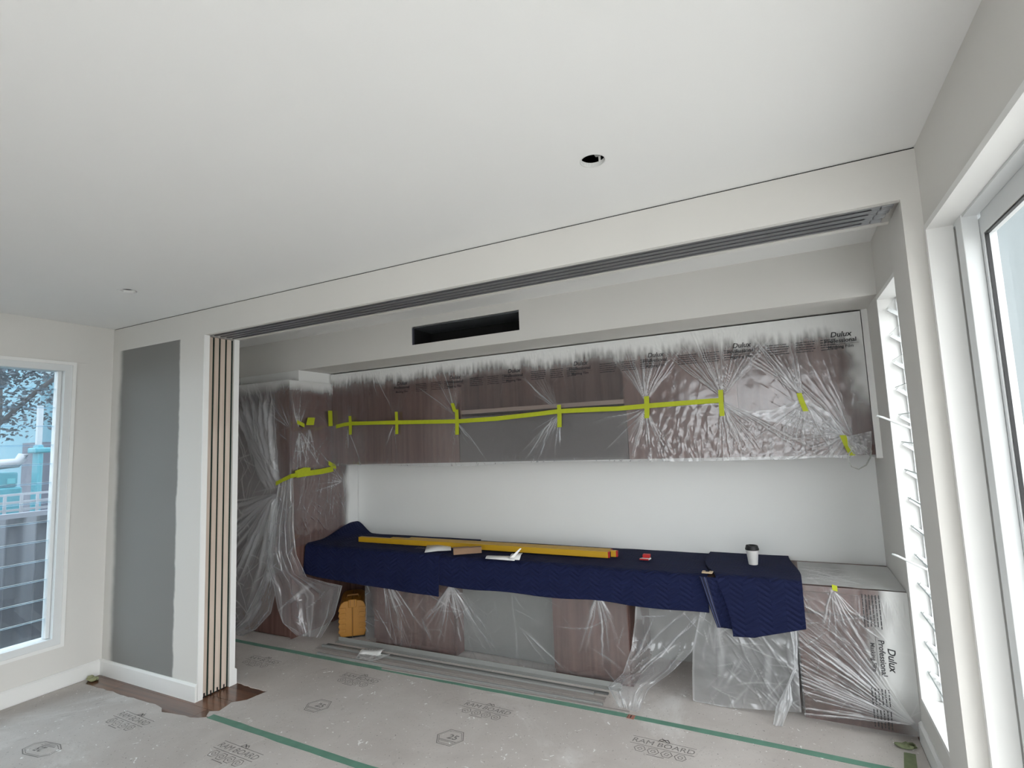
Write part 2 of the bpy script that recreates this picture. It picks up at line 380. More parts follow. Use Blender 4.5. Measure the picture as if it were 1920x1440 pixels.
def film_mat():
    """thin clear masking film: haze grows where it is gathered ('bunch'), white where paint mist dried on it ('spray')"""
    m, N, L = nt('masking_film'); N.remove(N['Principled BSDF'])
    def at(n):
        a = N.new('ShaderNodeAttribute'); a.attribute_name = n; return a.outputs['Fac']
    def math_(op, a, b=None, c=None):
        q = N.new('ShaderNodeMath'); q.operation = op; q.use_clamp = op in ('ADD', 'MULTIPLY_ADD')
        for i, v in enumerate((a, b, c)):
            if v is None: continue
            if isinstance(v, (int, float)): q.inputs[i].default_value = v
            else: L.new(v, q.inputs[i])
        return q.outputs[0]
    tr = N.new('ShaderNodeBsdfTransparent'); tr.inputs[0].default_value = (0.95, 0.955, 0.96, 1)
    df = N.new('ShaderNodeBsdfDiffuse'); df.inputs[0].default_value = (0.80, 0.81, 0.83, 1)
    tl = N.new('ShaderNodeBsdfTranslucent'); tl.inputs[0].default_value = (0.80, 0.81, 0.83, 1)
    hz = N.new('ShaderNodeMixShader'); hz.inputs[0].default_value = 0.4; L.new(df.outputs[0], hz.inputs[1]); L.new(tl.outputs[0], hz.inputs[2])
    gl = N.new('ShaderNodeBsdfGlossy'); gl.inputs['Roughness'].default_value = 0.13; gl.inputs[0].default_value = (0.95, 0.96, 0.98, 1)
    lw = N.new('ShaderNodeLayerWeight'); lw.inputs[0].default_value = 0.35
    pw = math_('POWER', lw.outputs['Facing'], 3.0)
    haze = math_('MULTIPLY_ADD', at('bunch'), 0.66, 0.05)
    a = N.new('ShaderNodeMixShader'); L.new(haze, a.inputs[0]); L.new(tr.outputs[0], a.inputs[1]); L.new(hz.outputs[0], a.inputs[2])
    b = N.new('ShaderNodeMixShader'); L.new(math_('MULTIPLY_ADD', pw, 0.5, 0.075), b.inputs[0]); L.new(a.outputs[0], b.inputs[1]); L.new(gl.outputs[0], b.inputs[2])
    wp = N.new('ShaderNodeBsdfDiffuse'); wp.inputs[0].default_value = (0.74, 0.745, 0.735, 1)
    c = N.new('ShaderNodeMixShader'); L.new(at('spray'), c.inputs[0]); L.new(b.outputs[0], c.inputs[1]); L.new(wp.outputs[0], c.inputs[2])
    L.new(c.outputs[0], N['Material Output'].inputs[0])
    return m
M['film'] = film_mat()
def blanket_mat():
    """navy quilted moving blanket: chevron stitch lines pressed into the padding"""
    m, N, L = nt('navy_quilted_blanket'); p = N['Principled BSDF']; p.inputs['Roughness'].default_value = 0.85
    p.inputs['Specular IOR Level'].default_value = 0.25
    uv = N.new('ShaderNodeUVMap'); sp = N.new('ShaderNodeSeparateXYZ'); L.new(uv.outputs[0], sp.inputs[0])
    def mm(op, a, b=None, c=None):
        q = N.new('ShaderNodeMath'); q.operation = op
        for i, v in enumerate((a, b, c)):
            if v is None: continue
            if isinstance(v, (int, float)): q.inputs[i].default_value = v
            else: L.new(v, q.inputs[i])
        return q.outputs[0]
    zig = mm('PINGPONG', sp.outputs[0], 0.075)
    t = mm('MULTIPLY_ADD', zig, 0.62, sp.outputs[1])
    saw = mm('PINGPONG', t, 0.016)                       # 0 on the stitch line
    ht = mm('POWER', mm('DIVIDE', saw, 0.016), 0.5)
    line = mm('LESS_THAN', saw, 0.0011)
    nz = N.new('ShaderNodeTexNoise'); nz.inputs['Scale'].default_value = 5; nz.inputs['Detail'].default_value = 6
    mx = N.new('ShaderNodeMix'); mx.data_type = 'RGBA'; mx.inputs[6].default_value = (0.0036, 0.0062, 0.032, 1); mx.inputs[7].default_value = (0.0066, 0.0115, 0.054, 1)
    L.new(nz.outputs[0], mx.inputs[0])
    m2 = N.new('ShaderNodeMix'); m2.data_type = 'RGBA'; m2.inputs[7].default_value = (0.014, 0.021, 0.065, 1); L.new(mm('MULTIPLY', line, 0.7), m2.inputs[0]); L.new(mx.outputs[2], m2.inputs[6])
    L.new(m2.outputs[2], p.inputs['Base Color'])
    b = N.new('ShaderNodeBump'); b.inputs['Strength'].default_value = 0.9; b.inputs['Distance'].default_value = 0.006
    L.new(ht, b.inputs['Height'])
    b2 = N.new('ShaderNodeBump'); b2.inputs['Strength'].default_value = 0.5; b2.inputs['Distance'].default_value = 0.02
    n3 = N.new('ShaderNodeTexNoise'); n3.inputs['Scale'].default_value = 9; n3.inputs['Detail'].default_value = 4; L.new(n3.outputs[0], b2.inputs['Height'])
    L.new(b2.outputs[0], b.inputs['Normal']); L.new(b.outputs[0], p.inputs['Normal'])
    return m
M['blanket'] = blanket_mat()
M['hem'] = simple('navy_hem_binding', (0.0035, 0.0058, 0.030), 0.7, var=0.2, scale=20, bump=0.3, bscale=300)
M['blueface'] = simple('lighter_blue_backing', (0.009, 0.018, 0.105), 0.8, var=0.15, scale=20)
M['ytape'] = simple('yellow_green_masking_tape', (0.42, 0.47, 0.012), 0.65, var=0.12, scale=30, bump=0.3, bscale=120)
M['gtape'] = simple('green_masking_tape', (0.125, 0.265, 0.20), 0.65, var=0.2, scale=14, bump=0.4, bscale=60)
M['print'] = simple('grey_print_ink', (0.21, 0.195, 0.185), 0.9, var=0.35, scale=60)
M['ink'] = simple('dark_film_ink', (0.03, 0.03, 0.034), 0.6, var=0.2, scale=30)
M['yellow'] = simple('yellow_straightedge_paint', (0.52, 0.30, 0.012), 0.45, var=0.14, scale=8, stretch=(0.5, 10, 10))
M['redend'] = simple('red_paint', (0.45, 0.012, 0.012), 0.5)
M['case'] = simple('mustard_moulded_plastic', (0.33, 0.145, 0.014), 0.5, var=0.08, scale=10, bump=0.1, bscale=200)
M['case_dark'] = simple('mustard_groove_plastic', (0.16, 0.065, 0.008), 0.6)
M['strip'] = simple('grey_aluminium_strip', (0.33, 0.335, 0.325), 0.5, metal=0.25, var=0.1, scale=5, stretch=(0.6, 8, 8))
M['strip_dark'] = simple('dull_dark_strip', (0.15, 0.155, 0.15), 0.55, metal=0.2, var=0.1, scale=5, stretch=(0.6, 8, 8))
M['strip2'] = simple('dusty_grey_board_strip', (0.30, 0.275, 0.26), 0.75, var=0.1, scale=5)
M['cupwhite'] = simple('white_paper_cup', (0.78, 0.77, 0.75), 0.6, var=0.04, scale=40)
M['paper'] = simple('white_paper', (0.80, 0.80, 0.79), 0.8, var=0.03, scale=20)
M['kraft'] = simple('brown_cardboard', (0.25, 0.155, 0.095), 0.85, var=0.12, scale=20)
M['plytan'] = simple('tan_plywood', (0.52, 0.40, 0.26), 0.7, var=0.1, scale=30)
M['desk'] = simple('dim_panel_grey', (0.20, 0.20, 0.195), 0.5, var=0.05)
M['whiteboard'] = simple('white_melamine', (0.60, 0.60, 0.59), 0.45, var=0.02)

# ------------------------------------------------------------------ numpy tools for draped sheets
class Noise2:
    def __init__(self, seed):
        self.t = np.random.RandomState(seed).rand(64, 64)
    def __call__(self, x, y):
        xi, yi = np.floor(x).astype(int), np.floor(y).astype(int); fx, fy = x-xi, y-yi
        fx, fy = fx*fx*(3-2*fx), fy*fy*(3-2*fy); t = self.t
        g = lambda a, b: t[(yi+b) % 64, (xi+a) % 64]
        return (g(0, 0)*(1-fx)+g(1, 0)*fx)*(1-fy)+(g(0, 1)*(1-fx)+g(1, 1)*fx)*fy
def crump(n, x, y, s):
    """crumpled-sheet relief: folded facets in several directions, and the broken crease lines between them"""
    tot = 0; line = 0
    for k in range(6):
        a = k*math.pi/6+0.2; ph = (x*math.cos(a)+y*math.sin(a))*s*(0.6+0.17*k)+0.9*n(x*s*0.5+k*9, y*s*0.5+k*3)+k*0.37
        t = np.abs(2*(ph-np.floor(ph))-1); tot = tot+t/6
        line = np.maximum(line, sm(0.58, 0.85, n(x*s*0.9+13*k, y*s*0.9+5*k))*np.exp(-((1-t)/0.05)**2))
    return tot, line
def sm(a, b, x):
    t = np.clip((x-a)/(b-a), 0, 1); return t*t*(3-2*t)
_WN = Noise2(99)
def streaks(U, V, segs):
    """sum of tapered creases along line segments (u0, v0, u1, v1, width, strength)"""
    out = np.zeros_like(U)
    U = U+0.020*(_WN(U*5+3, V*5)-0.5)+0.006*(_WN(U*23, V*23+7)-0.5); V = V+0.020*(_WN(U*5+40, V*5+11)-0.5)
    for (u0, v0, u1, v1, w, a) in segs:
        du, dv = u1-u0, v1-v0; L2 = du*du+dv*dv+1e-9
        t = ((U-u0)*du+(V-v0)*dv)/L2; d = np.abs((U-u0)*dv-(V-v0)*du)/math.sqrt(L2)
        tc = np.clip(t, 0, 1)
        k = np.where((t > 0) & (t < 1), np.sin(np.pi*np.minimum(tc*3, 1)/2)*(1-tc)**0.6, 0)
        ww = w*(0.30+tc*0.55)
        q = d/ww
        out += a*k*np.where(q < 4, np.exp(-q*q), 0)
    return out
def fan(u, v, a0, a1, n, l0, l1, w=0.005, amp=1.0, r0=0.01):
    """creases fanning out of a pinch point between two angles (degrees, 0 = +u, 90 = +v)"""
    S_ = []
    for i in range(n):
        a = math.radians(rng.uniform(a0, a1)); l = rng.uniform(l0, l1); r = r0*rng.uniform(0.3, 2.5)
        S_.append((u+r*math.cos(a), v+r*math.sin(a), u+l*math.cos(a), v+l*math.sin(a), w*rng.uniform(0.5, 1.6), amp*rng.uniform(0.35, 1)))
    return S_
def rain(u0, u1, v, n, l0, l1, a0, a1, w=0.004, amp=1.0):
    """short creases hanging from a taped edge"""
    S_ = []
    for i in range(n):
        u = rng.uniform(u0, u1); a = math.radians(rng.uniform(a0, a1)); l = rng.uniform(l0, l1)
        S_.append((u, v+rng.uniform(-0.02, 0.01), u+l*math.cos(a), v+l*math.sin(a), w*rng.uniform(0.5, 1.5), amp*rng.uniform(0.3, 1)))
    return S_
def scatter(u0, u1, v0, v1, n, l0, l1, a0, a1, w=0.004, amp=0.7):
    S_ = []
    for i in range(n):
        u, v = rng.uniform(u0, u1), rng.uniform(v0, v1); a = math.radians(rng.uniform(a0, a1)); l = rng.uniform(l0, l1)
        S_.append((u, v, u+l*math.cos(a), v+l*math.sin(a), w*rng.uniform(0.5, 1.5), amp*rng.uniform(0.3, 1)))
    return S_
class Film:
    """a sheet of masking film; place(U, V, D) puts a point of it in the room, D lifts it off what it covers.
    segs are sharp gathered creases, folds are broad soft ones"""
    def __init__(self, place, segs, crumple=0.3, cs=9.0, lift=0.012, seed=1, rel=0.004, folds=(), frel=0.02, fb=0.10):
        self.place, self.segs, self.cr, self.cs, self.lift, self.rel, self.folds, self.frel = place, segs, crumple, cs, lift, rel, folds, frel; self.fb = fb
        self.n = Noise2(seed)
    def d(self, U, V):
        cr = self.cr(U, V) if callable(self.cr) else self.cr
        s = streaks(U, V, self.segs); r, ln = crump(self.n, U, V, self.cs); low = self.n(U*2.3+5, V*2.3+9)
        D = np.minimum(s, 1.5)*self.rel + r*cr*self.rel*4 + low*self.lift; B = s*0.80+ln*cr*1.1
        if len(self.folds):
            f = streaks(U, V, self.folds); D = D+np.minimum(f, 1.3)*self.frel; B = B+f*self.fb
        return D, np.clip(B, 0, 1)
    def build(self, name, U, V, spray=None, base=None, parent=None, label=None, group=None):
        D, B = self.d(U, V); P = self.place(U, V, D)
        if base is not None: B = np.clip(B+base, 0, 1)
        nv, nu = U.shape
        o = mk(name, np.stack(P, -1).reshape(-1, 3), grid_faces(nu, nv), M['film'], parent, True, {'bunch': B, 'spray': np.zeros_like(U) if spray is None else np.clip(spray, 0, 1)})
        if label: tag(o, label, 'plastic film', group)
        return o
def grid(nu, nv):
    return np.meshgrid(np.linspace(0, 1, nu), np.linspace(0, 1, nv))
def interp(x, pts):
    xs, ys = zip(*pts); return np.interp(x, xs, ys)
def text2d(s, size, shear=0.0, offset=0.0, align='CENTER'):
    """letters as flat 2D vertices and faces"""
    cu = bpy.data.curves.new('t', 'FONT'); cu.body = s; cu.size = size; cu.shear = shear; cu.offset = offset; cu.align_x = align; cu.resolution_u = 3
    ob = bpy.data.objects.new('t', cu); COL.objects.link(ob)
    me = bpy.data.meshes.new_from_object(ob.evaluated_get(bpy.context.evaluated_depsgraph_get()))
    V = np.array([tuple(v.co)[:2] for v in me.vertices]); F = [tuple(p.vertices) for p in me.polygons]
    bpy.data.objects.remove(ob); bpy.data.curves.remove(cu); bpy.data.meshes.remove(me)
    return V, F
class Flat:
    """collects flat 2D shapes into one print"""
    def __init__(self): self.V, self.F = [], []
    def add(self, V, F, dx=0, dy=0):
        n = len(self.V); self.V += [(v[0]+dx, v[1]+dy) for v in V]; self.F += [tuple(i+n for i in f) for f in F]; return self
    def text(self, s, size, x=0, y=0, shear=0, offset=0):
        V, F = TC(s, size, shear, offset); return self.add(V, F, x, y)
    def rect(self, x0, y0, x1, y1): return self.add([(x0, y0), (x1, y0), (x1, y1), (x0, y1)], [(0, 1, 2, 3)])
    def line(self, pts, w, closed=False):
        pts = list(pts) + ([pts[0]] if closed else [])
        for a, b in zip(pts, pts[1:]):
            dx, dy = b[0]-a[0], b[1]-a[1]; l = math.hypot(dx, dy) or 1; nx, ny = -dy/l*w/2, dx/l*w/2; ex, ey = dx/l*w/2, dy/l*w/2
            self.add([(a[0]+nx-ex, a[1]+ny-ey), (b[0]+nx+ex, b[1]+ny+ey), (b[0]-nx+ex, b[1]-ny+ey), (a[0]-nx-ex, a[1]-ny-ey)], [(3, 2, 1, 0)])
        return self
_tc = {}
def TC(s, size, shear, offset):
    k = (s, size, shear, offset)
    if k not in _tc: _tc[k] = text2d(*k)
    return _tc[k]

# ------------------------------------------------------------------ protection sheets on the floor
def jag(pts, step=0.05, amp=0.006):
    out = []
    for a, b in zip(pts, pts[1:]):
        n = max(1, int(math.hypot(b[0]-a[0], b[1]-a[1])/step))
        for i in range(n):
            t = i/n; out.append((a[0]+(b[0]-a[0])*t+rng.uniform(-amp, amp), a[1]+(b[1]-a[1])*t+rng.uniform(-amp, amp)))
    return out + [pts[-1]]
T = 0.003
near_edge = jag([(XL+0.03, 2.30), (-4.74, 2.235), (-4.4, 2.24), (-4.09, 2.243), (-3.90, 2.255), (-3.80, 2.235), (-3.745, 2.205), (-3.60, 2.225), (-3.50, 2.235), (-3.40, 2.272), (-3.36, 2.284)])
sh1 = prism('floor_protection_sheet', [(XR, 2.2845), (XR, YR+0.05), (XL+0.02, YR+0.05)] + near_edge, 2, 0, T, M['board'])
tag(sh1, 'grey floor protection board on the camera side of the doorway, torn round the wall end', 'floor sheet')
mid = jag([(-3.41, 2.286), (-3.45, 2.33), (-3.40, 2.36), (-3.43, 2.47), (-3.365, 2.53), (-3.335, 2.672), (-3.50, 2.674), (-3.66, 2.684)], 0.04, 0.005)
sh2 = prism('floor_protection_sheet', mid + [(XL+0.005, 2.684), (XL+0.005, 3.2645), (XR-0.018, 3.2645), (XR-0.018, YB+0.002), (OX1-0.002, YB+0.002), (OX1-0.002, 2.286)], 2, 0, T, M['board'])
tag(sh2, 'grey floor protection board lying between the two long green tapes', 'floor sheet')
sh3 = prism('floor_protection_sheet', [(XL+0.005, 3.266), (XR-0.018, 3.266), (XR-0.018, YK-0.005), (XL+0.005, YK-0.005)], 2, 0, T, M['board'])
tag(sh3, 'grey floor protection board running under the desk', 'floor sheet')
# dark smear on the near sheet beside the wall end
def board_print(kind, x, y, rot, sheet, s=1.0):
    f = Flat()
    if kind == 'name':
        f.text('RAM BOARD', 0.058, 0, 0, 0.12, 0.0)
        f.rect(-0.17, 0.052, 0.17, 0.056); f.rect(-0.17, -0.018, 0.17, -0.014)
        for sg in (-1, 1):                                    # a pair of curled horns above the line
            pts = [(sg*(0.006+0.034*math.sin(t*0.9)*(0.35+t/7)), 0.070+0.020*math.cos(t*1.25)*(0.45+t/8)) for t in np.linspace(0.2, 4.3, 14)]
            f.line(pts, 0.004)
        f.line([(-0.008, 0.062), (0, 0.075), (0.008, 0.062)], 0.004)
        for k in range(4):                                    # row of small hexagonal icons
            cx = -0.105+0.07*k
            f.line([(cx+0.030*math.cos(a), -0.055+0.030*math.sin(a)) for a in np.arange(6)*math.pi/3], 0.004, True)
            f.line([(cx+0.013*math.cos(a+k), -0.055+0.013*math.sin(a+k)) for a in np.arange(4+k % 2)*2*math.pi/(4+k % 2)], 0.0035, True)
        f.rect(-0.06, -0.097, 0.03, -0.092)
    else:
        P = [(-0.115, -0.03), (-0.055, -0.062), (0.075, -0.062), (0.115, -0.03), (0.115, 0.03), (0.055, 0.062), (-0.075, 0.062), (-0.115, 0.03)] if kind == 'badge' else [(0.085*math.cos(a), 0.085*math.sin(a)) for a in np.arange(6)*math.pi/3]
        f.line(P, 0.005, True); f.line([(p[0]*0.88, p[1]*0.84) for p in P], 0.003, True)
        f.text('25', 0.062, 0.012, -0.012 if kind != 'badge' else -0.02, 0.1, 0.0015)
        f.rect(-0.06, -0.033, 0.055, -0.028); f.rect(-0.05, -0.043, 0.045, -0.039)
    c, s_ = math.cos(rot)*s, math.sin(rot)*s
    V = [(x+v[0]*c-v[1]*s_, y+v[0]*s_+v[1]*c, T+0.0006) for v in f.V]
    return mk('printed_mark', V, f.F, M['print'], sheet)
for x, y in ((-3.83, 2.06), (-2.86, 2.085), (-1.8, 2.09), (-0.75, 2.09), (-3.3, 1.2), (-2.2, 1.2)): board_print('name', x, y, -0.03, sh1)
for x, y in ((-3.96, 1.66), (-2.3, 1.65), (-1.3, 1.66)): board_print('badge', x, y, math.pi+0.15, sh1)
for x, y in ((-3.84, 3.02), (-2.87, 3.06), (-1.80, 3.03), (-0.72, 3.04)): board_print('name', x, y, -0.02, sh2)
for x, y in ((-2.84, 2.66), (-1.83, 2.68), (-0.75, 2.66)): board_print('hex', x, y, 0.0, sh2)
board_print('hex', -0.50, 3.72, 0.3, sh3)
# green joint tapes
def floor_tape(pts, w, label):
    P = jag(pts, 0.12, 0.0015); n = len(P); V, F = [], []
    for i, p in enumerate(P):
        ww = w/2+rng.uniform(-0.002, 0.002)
        V += [(p[0], p[1]-ww, T+0.0004), (p[0], p[1]+ww, T+0.0004), (p[0], p[1]-ww, T+0.0016), (p[0], p[1]+ww, T+0.0016)]
        if i:
            a, b = 4*(i-1), 4*i; F += [(a+2, b+2, b+3, a+3), (a, a+1, b+1, b), (a, b, b+2, a+2), (a+1, a+3, b+3, b+1)]
    F += [(0, 2, 3, 1), (4*n-4, 4*n-3, 4*n-1, 4*n-2)]
    return tag(mk('green_tape', V, F, M['gtape']), label, 'tape')
floor_tape([(-3.385, 2.293), (-2.6, 2.279), (-2.08, 2.268), (-1.0, 2.275), (0.43, 2.28)], 0.048, 'green masking tape starting at the bare brown floor patch')
floor_tape([(-4.80, 3.243), (-4.4, 3.246), (-2.8, 3.262), (-0.93, 3.292), (0.0, 3.285), (0.48, 3.272)], 0.046, 'long green masking tape in front of the grey metal strips')

# ------------------------------------------------------------------ stacked sliding doors and their tracks
DX = OX0-0.010
dy = [(2.427, 2.459), (2.473, 2.506), (2.520, 2.556), (2.570, 2.605)]
ords = ('next to the front jamb', 'second from the front jamb', 'third from the front jamb', 'next to the rear jamb')
for i, (a, b) in enumerate(dy):
    t = thing('sliding_door', 'stacked cavity sliding door with raw timber edge, '+ords[i], 'door', (DX-0.5, (a+b)/2, 0.008), 'stacked sliding doors in the wall cavity')
    boxes('door_leaf', [(DX-1.12, DX-0.006, a+0.001, b-0.001, 0.010, 2.500)], M['whiteboard'], t)
    boxes('timber_edge', [(DX-0.006, DX+rng.uniform(-0.001, 0.002), a, b, 0.008, 2.502)], M['raw_timber'], t)
    boxes('floor_guide', [(DX-0.03, DX+0.006, (a+b)/2-0.004, (a+b)/2+0.004, 0.0, 0.030)], M['black'], t)
    boxes('gap_fill', [(DX-0.05, DX-0.0015, b+0.0002, b+0.0135, 0.004, 2.50)], M['gap_dark'], t)  # dark strip colours in the shade of the gap between doors
for i in range(4):
    y0 = 2.424+i*0.0485
    t = thing('sliding_track', 'dark aluminium top track, '+('beside the front edge of the head', 'second from the front edge of the head', 'third from the front edge of the head', 'beside the rear edge of the head')[i], 'track', (-1.6, y0+0.022, OZ), 'overhead sliding tracks')
    x0, x1 = OX0-0.30, 0.405-i*0.006
    boxes('channel', [(x0, x1, y0, y0+0.0075, OZ+0.001, OZ+0.030), (x0, x1, y0+0.0385, y0+0.046, OZ+0.001, OZ+0.030), (x0, x1, y0+0.0075, y0+0.0385, OZ+0.026, OZ+0.030),
        (x0, x1, y0+0.0075, y0+0.013, OZ+0.001, OZ+0.004), (x0, x1, y0+0.033, y0+0.0385, OZ+0.001, OZ+0.004)], M['track'], t)
    boxes('end_stop', [(x1, x1+0.042, y0+0.004, y0+0.042, OZ-0.002, OZ+0.028), (x1-0.03, x1, y0+0.014, y0+0.032, OZ+0.000, OZ+0.02)], M['track'], t, 0.004)

# ------------------------------------------------------------------ ceiling openings and vent
for i, (x, y) in enumerate(((-0.558, 1.857), (-3.627, 1.845))):
    t = thing('downlight_cutout', ('round downlight cut-out in the ceiling near the sliding glass door, white cable inside', 'round downlight cut-out in the ceiling near the grey wall patch')[i], 'ceiling hole', (x, y, H))
    V, F, n = [], [], 28
    for r, z in ((0.0452, 0.0), (0.049, -0.0006), (0.0452, -0.0006), (0.0448, 0.016)):
        for k in range(n): V.append((x+r*math.cos(2*math.pi*k/n), y+r*math.sin(2*math.pi*k/n), H+z))
    for a, b in ((0, 1), (1, 2), (2, 3)):
        for k in range(n): F.append((a*n+k, a*n+(k+1) % n, b*n+(k+1) % n, b*n+k))
    mk('plaster_rim', V, F, M['white'], t, True)
    tube('cable', [(x+0.014, y+0.040, H+0.16), (x+0.015, y+0.038, H+0.05), (x+0.016, y+0.036, H+0.010)], 0.0050, M['white'], t)
    boxes('fixing_bracket', [(x+0.010, x+0.044, y-0.020, y+0.004, H+0.012, H+0.020), (x+0.010, x+0.044, y-0.004, y+0.002, H+0.020, H+0.05)], M['strip'], t, 0.002)
vt = thing('air_vent_opening', 'black rectangular air vent opening cut in the bulkhead', 'vent', ((vx0+vx1)/2, BY, vz0))
boxes('duct_box', [(vx0, vx1, BY+0.28, BY+0.29, vz0-0.01, vz1+0.01), (vx0-0.01, vx0, BY+0.014, BY+0.29, vz0-0.01, vz1+0.01), (vx1, vx1+0.01, BY+0.014, BY+0.29, vz0-0.01, vz1+0.01), (vx0, vx1, BY+0.014, BY+0.28, vz0-0.01, vz0)], M['dark'], vt)
boxes('duct_top_panel', [(vx0, vx1, BY+0.014, BY+0.28, vz1-0.012, vz1-0.002)], simple('galvanised_duct', (0.12, 0.13, 0.14), 0.5, metal=0.4), vt)
boxes('flange', [(vx0, vx0+0.012, BY+0.004, BY+0.02, vz0, vz1-0.012)], simple('duct_flange', (0.10, 0.10, 0.13), 0.5, metal=0.4), vt)

# ------------------------------------------------------------------ joinery
TX0, TX1, TY, TZ = -4.835, -4.005, 3.455, 2.285
tc_ = thing('tall_cabinet', 'tall walnut cabinet wrapped in clear film beside the stacked doors', 'cabinet', (-4.42, 3.86, 0))
boxes('carcass', [(TX0, TX1-0.018, TY+0.020, YK-0.002, 0.0, TZ)], M['walnut'], tc_)
boxes('end_panel', [(TX1-0.018, TX1, TY, YK-0.002, 0.0, TZ)], M['walnut'], tc_)
for a, b in ((TX0, -4.432), (-4.428, TX1-0.020)):
    dr = boxes('cabinet_door', [(a+0.002, b-0.002, TY, TY+0.0195, 0.02, TZ-0.004)], M['walnut'], tc_)
S(boxes('trim_5', [(TX0, TX1-0.004, BY+0.006, YK-0.002, TZ, BZ)], M['white']))
UY, UZ0, UZ1 = 3.93, 1.492, 2.378
ux = [TX1, -3.255, -2.510, -1.035, -0.262, 0.486]
def upper(name, label, a, b, doors):
    t = thing(name, label, 'cabinet', ((a+b)/2, 4.1, UZ0))
    boxes('carcass', [(a+0.001, a+0.019, UY+0.02, YK-0.002, UZ0, UZ1), (b-0.019, b-0.001, UY+0.02, YK-0.002, UZ0, UZ1), (a+0.019, b-0.019, UY+0.02, YK-0.002, UZ0, UZ0+0.018), (a+0.019, b-0.019, UY+0.02, YK-0.002, UZ1-0.018, UZ1), (a+0.019, b-0.019, YK-0.012, YK-0.002, UZ0+0.018, UZ1-0.018)], M['walnut'], t)
    for c, d in doors: boxes('cabinet_door', [(c+0.0015, d-0.0015, UY, UY+0.0195, UZ0, UZ1)], M['walnut'], t)
    return t
upper('wall_cabinet', 'two-door walnut wall cabinet joining the tall cabinet, under film', ux[0], ux[2], ((ux[0], ux[1]), (ux[1], ux[2])))
upper('wall_cabinet', 'two-door walnut wall cabinet beside the louvre window, under film', ux[3], ux[5], ((ux[3], ux[4]), (ux[4], ux[5])))
t = upper('open_shelf_unit', 'open walnut shelf unit between the two pairs of cabinet doors, under film', ux[2], ux[3], ())
boxes('shelf', [(ux[2]+0.019, ux[3]-0.019, UY+0.02, YK-0.012, 1.905, 1.938)], M['walnut'], t)
boxes('shelf_edge', [(ux[2]+0.019, ux[3]-0.019, UY+0.004, UY+0.02, 1.905, 1.938)], simple('pale_shelf_edge', (0.30, 0.22, 0.19), 0.5), t)
boxes('lower_panel', [(ux[2]+0.003, ux[3]-0.003, UY, UY+0.0185, UZ0, 1.850)], simple('grey_brown_panel', (0.075, 0.062, 0.060), 0.5), t)
S(boxes('trim_6', [(ux[5]+0.001, XR, UY-0.012, YK, UZ0-0.02, BZ)], M['white']))       # scribe filler against the right wall
S(boxes('shade_gap_block', [(ux[0], ux[5], UY+0.03, YK, UZ1, BZ)], M['dark']))                  # dark block colouring in the shadow line over the cabinets
# desk
DZ = 0.760; DYF = 3.622
tag(boxes('wall_desk', [(TX1+0.001, XR-0.001, DYF, YK-0.001, DZ-0.033, DZ)], M['walnut'], None, 0.002), 'long walnut wall-to-wall desk under the navy moving blankets', 'desk')
def pedestal(label, a, b, fronts):
    t = thing('desk_pedestal', label, 'cabinet', ((a+b)/2, 3.95, 0))
    boxes('carcass', [(a, b, DYF+0.045, YK-0.003, 0.0, DZ-0.034)], M['walnut'], t)
    for z0, z1, n in fronts: boxes(n, [(a+0.002, b-0.002, DYF+0.023, DYF+0.0445, z0, z1)], M['walnut'], t)
    return t
pedestal('walnut desk pedestal beside the yellow case, behind hanging film', -3.235, -2.425, ((0.05, DZ-0.05, 'cabinet_door'),))
pedestal('narrow walnut desk pedestal behind film beside the torn film drape', -1.585, -1.030, ((0.05, DZ-0.05, 'cabinet_door'),))
pedestal('walnut desk pedestal with a drawer against the louvre window wall', -0.022, XR-0.002, ((0.055, 0.598, 'cabinet_door'), (0.612, DZ-0.040, 'drawer_front')))
tag(boxes('dim_bay_panel', [(TX1+0.002, -3.237, 4.18, 4.20, 0.005, DZ-0.034)], M['walnut'], None, 0.002), 'walnut panel added to darken the desk bay behind the yellow tool case', 'panel')  # panel put in to darken the bay around the case
tag(boxes('dim_bay_panel', [(-2.424, -1.586, 3.78, 3.80, 0.01, DZ-0.034)], M['desk'], None, 0.002), 'plain grey panel filling the desk bay between two pedestals', 'panel')
tag(boxes('dim_bay_panel', [(-1.028, -0.024, 4.20, 4.22, 0.005, DZ-0.034)], M['desk'], None, 0.002), 'grey panel coloured as shade at the back of the open knee space under the desk', 'panel')  # its grey holds the shade of the knee space

# ------------------------------------------------------------------ masking film over the joinery
def printed(film, parent, name, shapes, rot=0.0, dx=0.0, dz=0.0, lift=0.0022):
    """flat print laid on the film surface"""
    V = np.array(shapes.V); c, s = math.cos(rot), math.sin(rot)
    U = dx+V[:, 0]*c-V[:, 1]*s; W = dz+V[:, 0]*s+V[:, 1]*c
    D, _ = film.d(U, W); P = np.stack(film.place(U, W, D+lift), -1)
    return mk(name, P, shapes.F, M['ink'], parent)
def film_words(k=1.0):
    f = Flat()
    f.text('Dulux', 0.046*k, 0.005, 0.038*k, 0.22, 0.0009)
    f.text('Professional', 0.036*k, 0, 0.002*k, 0.05, 0.0007)
    f.rect(-0.10*k, -0.010*k, 0.10*k, -0.0085*k)
    f.text('Masking Film', 0.027*k, 0, -0.034*k, 0.05, 0.0004)
    return f
def small_print(n=5, cols=((0.16, 0.29), (0.33, 0.44), (0.47, 0.56))):
    f = Flat()                                       # print too small to read: broken lines
    for a, b in cols:
        for r in range(n):
            z = 0.030-0.0155*r; x = a
            while x < b-0.012:
                l = rng.uniform(0.008, 0.030); f.rect(x, z, min(x+l, b), z+0.0045); x += l+0.004
    return f
